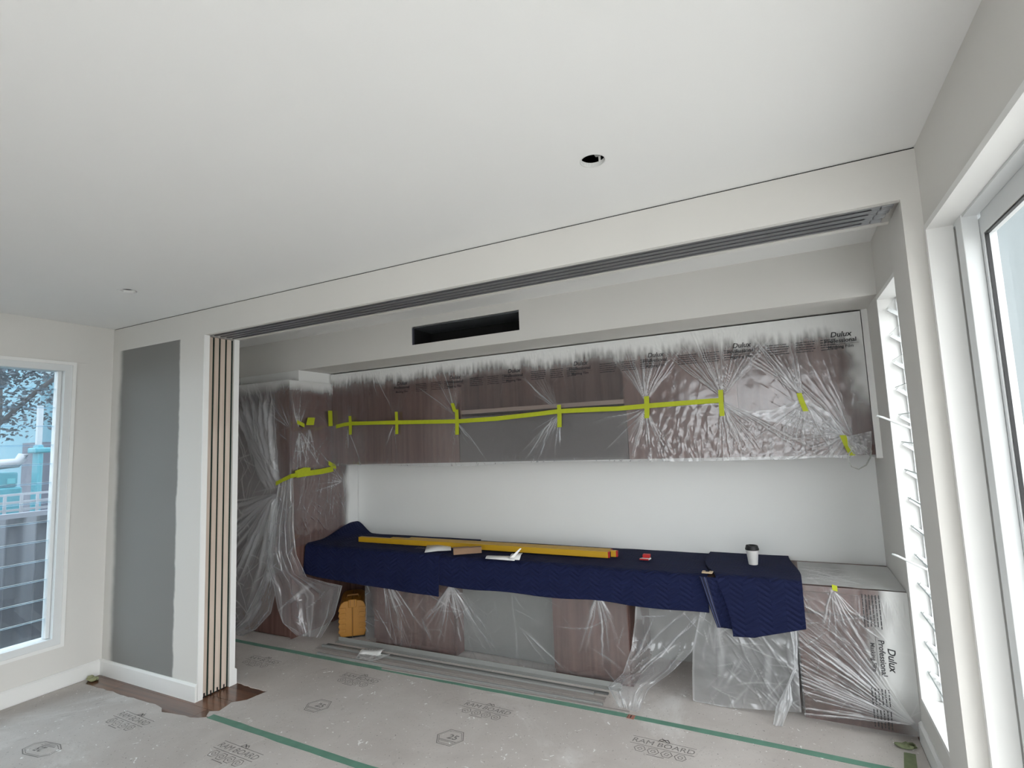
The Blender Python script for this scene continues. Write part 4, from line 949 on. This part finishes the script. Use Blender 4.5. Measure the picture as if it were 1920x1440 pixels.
# coffee cup
c = px(1412, 1060, 2, BT+0.026); c = (c.x, c.y+0.03, BT+0.026)
cup = thing('coffee_cup', 'white paper takeaway coffee cup with a black lid', 'cup', c)
lathe('cup_body', [(0.0270, 0.0), (0.0280, 0.002), (0.0388, 0.096), (0.0400, 0.098), (0.0388, 0.100)], c, M['cupwhite'], cup)
lid = lathe('lid', [(0.0415, 0.094), (0.0425, 0.097), (0.0420, 0.104), (0.0395, 0.108), (0.0370, 0.121), (0.0350, 0.122), (0.0335, 0.1165), (0.010, 0.1160)], c, M['black'], cup)
boxes('sip_ridge', [(c[0]-0.035, c[0]-0.018, c[1]-0.012, c[1]+0.012, c[2]+0.116, c[2]+0.124)], M['black'], lid, 0.003)
# red block on a white tray
c = px(1211, 1050, 2, BT+0.016); z = BT+0.022
rt_ = thing('red_block', 'small red block with a white face lying on the blanket', 'block', (c.x, c.y, z))
prism('white_base', [(c.x-0.038, c.y-0.030), (c.x+0.028, c.y-0.035), (c.x+0.036, c.y+0.012), (c.x-0.014, c.y+0.022)], 2, z, z+0.010, M['paper'], rt_, 0.002)
boxes('red_top', [(c.x-0.020, c.x+0.030, c.y-0.012, c.y+0.028, z+0.010, z+0.034)], M['redend'], rt_, 0.004)
boxes('red_rim', [(c.x-0.036, c.x+0.028, c.y-0.038, c.y-0.031, z, z+0.009)], M['redend'], rt_, 0.002)
# tan U-shaped plywood clip
c = px(1326, 1075, 2, BT+0.02); z = BT+0.024
o = prism('plywood_clip', [(c.x-0.030, c.y-0.022), (c.x+0.032, c.y-0.022), (c.x+0.034, c.y+0.024), (c.x+0.012, c.y+0.024), (c.x+0.010, c.y+0.000), (c.x-0.010, c.y+0.000), (c.x-0.012, c.y+0.024), (c.x-0.030, c.y+0.024)], 2, z, z+0.007, M['plytan'], None, 0.001)
tag(o, 'small U-shaped tan clip at the edge of the short blanket', 'clip')
# cardboard block
a, b = px(846, 1041, 2, BT+0.028), px(899, 1037, 2, BT+0.028)
t = thing('cardboard_block', 'narrow brown cardboard carton on the blanket edge', 'carton', ((a.x+b.x)/2, a.y, BT+0.026))
bar('carton_body', (a.x, a.y+0.03), (b.x, b.y+0.03), 0.055, 0.046, M['kraft'], t, BT+0.028)
bar('carton_flap', (a.x-0.002, a.y+0.030), (a.x+0.10, a.y+0.030+0.10*(b.y-a.y)/(b.x-a.x)), 0.057, 0.003, M['kraft'], t, BT+0.0745)
# papers
def sheet(name, label, rows, mat, cat='paper', th=0.0012):
    nvr, nur = len(rows), len(rows[0]); o = mk(name, [p for r in rows for p in r], grid_faces(nur, nvr), mat, None, True)
    m_ = o.modifiers.new('thickness', 'SOLIDIFY'); m_.thickness = th; m_.offset = 0
    return tag(o, label, cat)
z = BT+0.032
q = [px(796, 1036, 2, z), px(846, 1032, 2, z), px(845, 1023, 2, z), px(801, 1021, 2, z)]
ps = sheet('instruction_sheet', 'white printed paper tucked beside the cardboard carton', [[tuple(q[0]), tuple((q[0]+q[1])/2+Vector((0, 0, 0.004))), tuple(q[1])], [tuple(q[3]), tuple((q[3]+q[2])/2+Vector((0, 0, 0.012))), tuple(q[2]+Vector((0, 0, 0.006)))]], M['paper'])
f = Flat()
for r in range(5):
    x = 0
    while x < 0.12: l = rng.uniform(0.01, 0.03); f.rect(x, r*0.012, x+l, r*0.012+0.004); x += l+0.005
mk('printed_lines', [(q[3].x+0.03+v[0], q[0].y+0.06+v[1]*1.1, z+0.013) for v in f.V], f.F, M['print'], ps)
z = BT+0.030
q = [px(910, 1047, 2, z), px(965, 1051, 2, z), px(964, 1043, 2, z), px(915, 1042, 2, z)]
sheet('folded_leaflet', 'thin white folded leaflet lying flat beside the front straightedge', [[tuple(q[0]), tuple(q[1])], [tuple((q[0]+q[3])/2+Vector((0, 0, 0.008))), tuple((q[1]+q[2])/2+Vector((0, 0, 0.008)))], [tuple(q[3]), tuple(q[2])]], M['paper'], th=0.004)
q = [px(955, 1049, 2, z+0.006), px(974, 1050, 2, z+0.006), px(980, 1037, 2, z+0.02), px(960, 1038, 2, z+0.02)]
l2 = sheet('folded_leaflet', 'white leaflet standing open with a raised fold near the front straightedge', [[tuple(q[0]), tuple(q[1])], [tuple((q[0]+q[3])/2+Vector((0, 0, 0.012))), tuple((q[1]+q[2])/2+Vector((0, 0, 0.012)))], [tuple(q[3]), tuple(q[2])]], M['paper'])
a, b = px(956, 1046, 2, z+0.012), px(973, 1029, 1, px(956, 1046, 2, z+0.01).y+0.02)
mk('raised_flap', [(a.x, a.y, a.z), (a.x+0.03, a.y+0.01, a.z), (b.x+0.012, b.y+0.02, b.z), (b.x, b.y+0.015, b.z), (a.x, a.y+0.0015, a.z), (a.x+0.03, a.y+0.0115, a.z), (b.x+0.012, b.y+0.0215, b.z), (b.x, b.y+0.0165, b.z)], [(0, 1, 2, 3), (7, 6, 5, 4), (0, 4, 5, 1), (1, 5, 6, 2), (2, 6, 7, 3), (3, 7, 4, 0)], M['paper'], l2)

# ------------------------------------------------------------------ yellow tool case under the desk
cx, cy = -3.615, 3.800
cs = thing('tool_case', 'mustard yellow moulded tool case standing under the desk', 'tool case', (cx, cy, T))
for s in (-1, 1):
    x0, x1 = sorted((cx+s*0.002, cx+s*0.112))
    prof = [(x0 if s > 0 else x1, T+0.014), (x1 if s > 0 else x0, T+0.014), (cx+s*0.112, T+0.05), (cx+s*0.112, 0.265), (cx+s*0.095, 0.300), (cx+s*0.070, 0.315), (cx+s*0.002, 0.322)]
    prof[1] = (cx+s*0.100, T+0.014)
    sh = prism('case_shell', prof, 1, cy-0.17, cy+0.20, M['case'], cs, 0.006)
    for k in range(5):
        zz = 0.055+0.045*k
        prism('rib', [(cx+s*0.118, zz), (cx+s*0.113, zz+0.028), (cx+s*0.056, zz+0.030), (cx+s*0.052, zz+0.004)], 1, cy-0.176, cy-0.166, M['case'], sh, 0.003)
    boxes('base_strip', [(min(cx+s*0.002, cx+s*0.105), max(cx+s*0.002, cx+s*0.105), cy-0.16, cy+0.19, T, T+0.016)], M['black'], cs)
boxes('seam', [(cx-0.003, cx+0.003, cy-0.168, cy+0.19, T+0.016, 0.318)], M['case_dark'], cs)
lt_ = boxes('latch', [(cx-0.036, cx+0.036, cy-0.184, cy-0.166, 0.262, 0.330)], M['case'], cs, 0.008)
for s in (-1, 1): boxes('latch_slot', [(cx+s*0.018-0.002, cx+s*0.018+0.002, cy-0.186, cy-0.183, 0.275, 0.325)], M['case_dark'], lt_)
tube('handle', [(cx-0.05, cy-0.05, 0.315), (cx-0.045, cy-0.05, 0.338), (cx+0.045, cy-0.05, 0.338), (cx+0.05, cy-0.05, 0.315)], 0.009, M['case_dark'], cs)

cs.rotation_euler.z = math.radians(41)       # its narrow end faces the room

# ------------------------------------------------------------------ metal strips on the floor
def strip(label, p0, p1, prof, mat):
    """a long profile: prof is the cross-section (across, up)"""
    a, b = px(p0[0], p0[1], 2, T), px(p1[0], p1[1], 2, T); d = (b-a).normalized(); n = Vector((-d.y, d.x, 0)); k = len(prof)
    V = [a+n*q[0]+Vector((0, 0, q[1]+0.0005)) for q in prof]+[b+n*q[0]+Vector((0, 0, q[1]+0.0005)) for q in prof]
    F = [tuple(range(k)), tuple(range(2*k-1, k-1, -1))]+[(i, i+k, (i+1) % k+k, (i+1) % k) for i in range(k)]
    o = mk('metal_strip', V, F, mat)
    bm = bmesh.new(); bm.from_mesh(o.data); bmesh.ops.recalc_face_normals(bm, faces=bm.faces); bm.to_mesh(o.data); bm.free()
    return tag(o, label, 'metal strip', 'long strips laid on the floor under the desk')
Lp = lambda w, h, t=0.004: [(0, 0), (w, 0), (w, h), (w-t, h), (w-t, t), (0, t)]
fl_ = lambda w, h: [(0, 0), (w, 0), (w, h), (0, h)]
strip('grey angle strip lying closest to the pedestals, its upright leg at the back', (628, 1205), (1163, 1298), Lp(0.046, 0.036), M['strip'])
strip('dark grey flat strip lying just in front of the angle strip', (612, 1210), (1140, 1304), fl_(0.022, 0.010), M['strip_dark'])
strip('pale grey strip with a stepped end beside the dark flat strip', (603, 1214), (1112, 1306), fl_(0.022, 0.022), M['strip'])
strip('wide dusty pinkish-grey board strip lying in the middle of the bundle', (590, 1219), (1134, 1317), fl_(0.044, 0.012), M['strip2'])
strip('narrow grey strip laid between the wide board strip and the green tape', (594, 1227), (1130, 1324), fl_(0.016, 0.014), M['strip'])
strip('outermost dull strip lying closest to the green tape', (715, 1255), (1180, 1338), fl_(0.013, 0.008), M['strip2'])
strip('short dark offcut strip lying on the pedestal side by the yellow case', (644, 1200), (900, 1243), fl_(0.016, 0.012), M['strip_dark'])
# red and white tag on the floor at the strip ends
a = px(1183, 1345, 2, T)
tg = thing('floor_tag', 'small red-brown marked tag on the floor where the strips end', 'tag', (a.x, a.y, T))
boxes('tag_card', [(a.x-0.022, a.x+0.022, a.y-0.022, a.y+0.022, T+0.0018, T+0.004)], simple('red_brown_card', (0.36, 0.16, 0.12), 0.8, var=0.3, scale=50), tg)
boxes('tag_mark', [(a.x-0.004, a.x+0.003, a.y-0.016, a.y+0.016, T+0.004, T+0.0046), (a.x-0.018, a.x-0.015, a.y-0.018, a.y+0.018, T+0.004, T+0.0046)], M['black'], tg)
# plastic packet with a paper label lying on the strips
z = T+0.026
q = [px(672, 1227, 2, z), px(712, 1228, 2, z), px(721, 1217, 2, z), px(681, 1216, 2, z)]
pk = thing('plastic_packet', 'crumpled clear packet with a white printed label lying on the strips', 'packet', (q[0].x, q[0].y, z))
rows = [[tuple(q[0]+(q[1]-q[0])*i/6+Vector((0, 0, 0.004*math.sin(i)))) for i in range(7)], [tuple((q[0]+q[3])/2+((q[1]+q[2])/2-(q[0]+q[3])/2)*i/6+Vector((0, 0, 0.008+0.004*math.cos(i)))) for i in range(7)], [tuple(q[3]+(q[2]-q[3])*i/6) for i in range(7)]]
o = mk('paper_label', [p for r in rows for p in r], grid_faces(7, 3), M['paper'], pk, True); o.modifiers.new('thickness', 'SOLIDIFY').thickness = 0.0015
f = Flat()
for r in range(4):
    x = 0
    while x < 0.12: l = rng.uniform(0.01, 0.03); f.rect(x, r*0.013, x+l, r*0.013+0.006); x += l+0.006
mk('printed_lines', [tuple(Vector((q[3].x, q[3].y, 0))*0+q[0]+(q[1]-q[0]).normalized()*(0.03+v[0])+(q[3]-q[0]).normalized()*(0.05+v[1])+Vector((0, 0, 0.016))) for v in f.V], f.F, M['print'], o)
drape('bag_film', None, [(672, 1226), (664, 1238), (665, 1247)], [(735, 1226), (706, 1238), (676, 1245)], lambda u, v: px(690, 1230, 2, z).y-0.05*v, 26, 24, 19, scatter(0, 1, 0, 1, 12, 0.1, 0.4, 0, 180, 0.05, 1), 0.35, 0.8, 0.008, 2, pk)

# ------------------------------------------------------------------ cable loop at the right end of the wall cabinets
cp = [on(1600, 842, 3.88), on(1592, 850, 3.86), on(1590, 862, 3.855), on(1597, 875, 3.855), on(1610, 880, 3.855), on(1624, 872, 3.86), on(1632, 858, 3.87), on(1634, 845, 3.90)]
tag(tube('cable', cp, 0.004, simple('pale_grey_cable', (0.42, 0.43, 0.40), 0.6)), 'pale grey cable loop hanging below the film corner by the filler panel', 'cable')
drape('masking_film', 'small crumpled bundle of film under the filler panel with the cable', [(1588, 818), (1590, 836), (1600, 852)], [(1634, 808), (1635, 830), (1634, 853)], lambda u, v: 3.885-0.02*np.sin(u*3.14), 30, 30, 23, scatter(0, 1, 0, 1, 30, 0.1, 0.4, 0, 180, 0.05, 1), 0.42, 0.9, 0.02, 3)

# ------------------------------------------------------------------ outside the left window
FX = -7.2
ftop = px(60, 968, 0, FX).z
fence = thing('corrugated_fence', 'dark grey corrugated metal fence outside the left window', 'fence', (FX, 2.6, -0.3))
for k in range(12):
    y0 = -2.44+k*0.76; ys = np.linspace(y0, y0+0.75, 46); V, F = [], []
    for y in ys:
        xx = FX+0.05*np.tanh(2.4*math.sin((y)*2*math.pi/0.25)); V += [(xx, y, -0.3), (xx, y, ftop), (xx-0.004, y, -0.3), (xx-0.004, y, ftop)]
    for i in range(45):
        a, b = 4*i, 4*i+4; F += [(a, b, b+1, a+1), (a+2, a+3, b+3, b+2), (a+1, b+1, b+3, a+3), (a, a+2, b+2, b)]
    mk('fence_panel', V, F, simple('slate_corrugated_steel', (0.060, 0.066, 0.082), 0.5, var=0.12, scale=2) if k == 0 else bpy.data.materials['slate_corrugated_steel'], fence, True)
boxes('top_rail', [(FX-0.035, FX+0.035, -2.4, 6.6, ftop, ftop+0.05)], simple('pale_fence_rail', (0.20, 0.21, 0.25), 0.5), fence)
lx_ = FX-0.25; lz0 = ftop; lz1 = px(60, 925, 0, lx_).z
lat = thing('lattice_screen', 'white square lattice screen rising behind the corrugated fence', 'lattice', (lx_, 2.6, -0.3))
wl = simple('white_lattice_paint', (0.30, 0.31, 0.34), 0.6)
for k in range(5): boxes('lattice_bar', [(lx_-0.010, lx_+0.010, 0.8, 4.2, lz0-0.1+k*(lz1-lz0+0.1)/4-0.012, lz0-0.1+k*(lz1-lz0+0.1)/4+0.012)], wl, lat)
for k in range(24): boxes('lattice_bar', [(lx_+0.010, lx_+0.026, 0.85+k*0.14, 0.85+k*0.14+0.026, -0.3, lz1)], wl, lat)
teal = simple('turquoise_paint', (0.03, 0.20, 0.25), 0.5, var=0.15, scale=2); dk = simple('dim_machinery_grey', (0.055, 0.06, 0.085), 0.7, var=0.3, scale=3)
ex = -10.0
def E_(x, y, X=ex): return px(x, y, 0, X)
a, b = E_(2, 915), E_(45, 880)
mc = thing('turquoise_machine', 'turquoise site machine with a tall post beyond the lattice', 'machine', (ex, (a.y+b.y)/2, -0.3))
boxes('body', [(ex-1.2, ex, a.y-0.8, b.y, -0.3, a.z), (ex-1.2, ex-0.02, a.y-0.8, b.y-0.05, a.z, b.z-0.03)], teal, mc, 0.03)
boxes('body_panel', [(ex, ex+0.02, a.y+0.06, b.y-0.1, a.z+0.05, b.z-0.12)], simple('pale_turquoise', (0.08, 0.30, 0.34), 0.4), mc)
pa, pb = E_(54, 905), E_(66, 870)
boxes('post', [(ex+0.05, ex+0.25, pa.y, pb.y, -0.3, E_(60, 835).z)], teal, mc, 0.02)
boxes('post_bracket', [(ex+0.02, ex+0.28, pa.y-0.05, pb.y+0.08, E_(60, 850).z, E_(60, 840).z)], teal, mc, 0.02)
boxes('mast', [(ex+0.12, ex+0.18, (pa.y+pb.y)/2-0.03, (pa.y+pb.y)/2+0.03, E_(60, 835).z, E_(66, 762).z)], simple('pale_mast', (0.3, 0.32, 0.34), 0.5), mc)
tube('boom', [tuple(E_(-30, 872)), tuple(E_(0, 871)), tuple(E_(32, 868)), tuple(E_(42, 856)), tuple(E_(45, 858))], 0.07, simple('pale_boom', (0.28, 0.28, 0.30), 0.5), mc, 8)
hx = -17.0
hs = thing('neighbour_building', 'turquoise and grey building beyond the left window', 'building', (hx, 6.4, -0.3))
q0, q1 = px(80, 690, 0, hx), px(112, 690, 0, hx)
boxes('gable_wall', [(hx-4, hx, q0.y, q1.y+3.0, -0.3, q0.z+0.6)], simple('pale_blue_render', (0.10, 0.21, 0.26), 0.7, var=0.1, scale=1), hs)
boxes('side_wall', [(hx-0.5, hx+0.5, px(62, 800, 0, hx).y, q1.y+3, -0.3, px(62, 830, 0, hx).z)], dk, hs)
boxes('parapet', [(hx, hx+0.12, q0.y, q1.y+3.0, q0.z-0.2, q0.z)], simple('pale_trim_outside', (0.22, 0.28, 0.30), 0.6), hs)
def tree(label, c, h, r, col, seed, nl=6000):
    t = thing('tree', label, 'tree', (c[0], c[1], -0.3)); R_ = random.Random(seed)
    bark = simple('grey_bark', (0.05, 0.045, 0.045), 0.9, var=0.3, scale=20)
    tube('trunk', [(c[0], c[1], -0.3), (c[0]+0.05, c[1]+0.08, h*0.45), (c[0], c[1], h*0.8)], 0.14, bark, t, 8)
    for i in range(6):
        a = R_.uniform(0, 6.28); z0 = h*R_.uniform(0.35, 0.6)
        tube('branch', [(c[0], c[1], z0), (c[0]+math.cos(a)*r*0.5, c[1]+math.sin(a)*r*0.5, z0+h*0.14), (c[0]+math.cos(a)*r*0.85, c[1]+math.sin(a)*r*0.85, z0+h*0.22)], 0.045, bark, t, 6)
    V, F = [], []
    for i in range(nl):
        while True:
            p = Vector((R_.uniform(-1, 1), R_.uniform(-1, 1), R_.uniform(-1, 1)))
            if 0.25 < p.length < 1: break
        p = Vector((c[0]+p.x*r, c[1]+p.y*r, h*0.68+p.z*h*0.36)); d = Vector((R_.uniform(-1, 1), R_.uniform(-1, 1), R_.uniform(-0.8, 0.5))).normalized(); s = d.orthogonal().normalized()
        l, w = R_.uniform(0.07, 0.14), R_.uniform(0.02, 0.035); k = len(V)
        V += [p, p+d*l*0.5+s*w, p+d*l, p+d*l*0.5-s*w]; F.append((k, k+1, k+2, k+3))
    o = mk('foliage', V, F, simple('dull_leaf_'+str(seed), col, 0.7, var=0.4, scale=1.5), t); o['kind'] = 'stuff'
    return t
tree('grey-green tree with a loose crown beyond the machine', (-14.0, 4.7, 0), 6.0, 1.7, (0.055, 0.070, 0.085), 1)
tree('tall spreading grey-green tree added out of view to block skylight', (-12.0, -2.6, 0), 8.0, 2.3, (0.055, 0.07, 0.08), 3, 7000)  # unseen tree put in to cut skylight through the left window
tree('low dense bush-like tree behind the lattice screen', (-13.0, 1.6, 0), 3.6, 1.2, (0.06, 0.075, 0.09), 2, 4000)
# backdrop wall added so the sliding door glass shows pale blue, not sky
hb = thing('added_backdrop', 'pale blue-grey backdrop wall added to tone the sliding door glass', 'building', (4.4, 18.0, -0.3))
boxes('backdrop_wall', [(4.4, 12.0, 7.5, 34.0, -0.3, 8.5)], simple('pale_blue_grey_backdrop', (0.135, 0.162, 0.172), 0.85, var=0.06, scale=0.7), hb)
boxes('backdrop_top_board', [(4.1, 4.4, 7.3, 34.2, 8.4, 8.6)], simple('pale_backdrop_edge', (0.20, 0.22, 0.23), 0.7), hb)
boxes('backdrop_pipe', [(4.30, 4.40, 11.0, 11.1, -0.3, 8.4)], bpy.data.materials['pale_backdrop_edge'], hb)
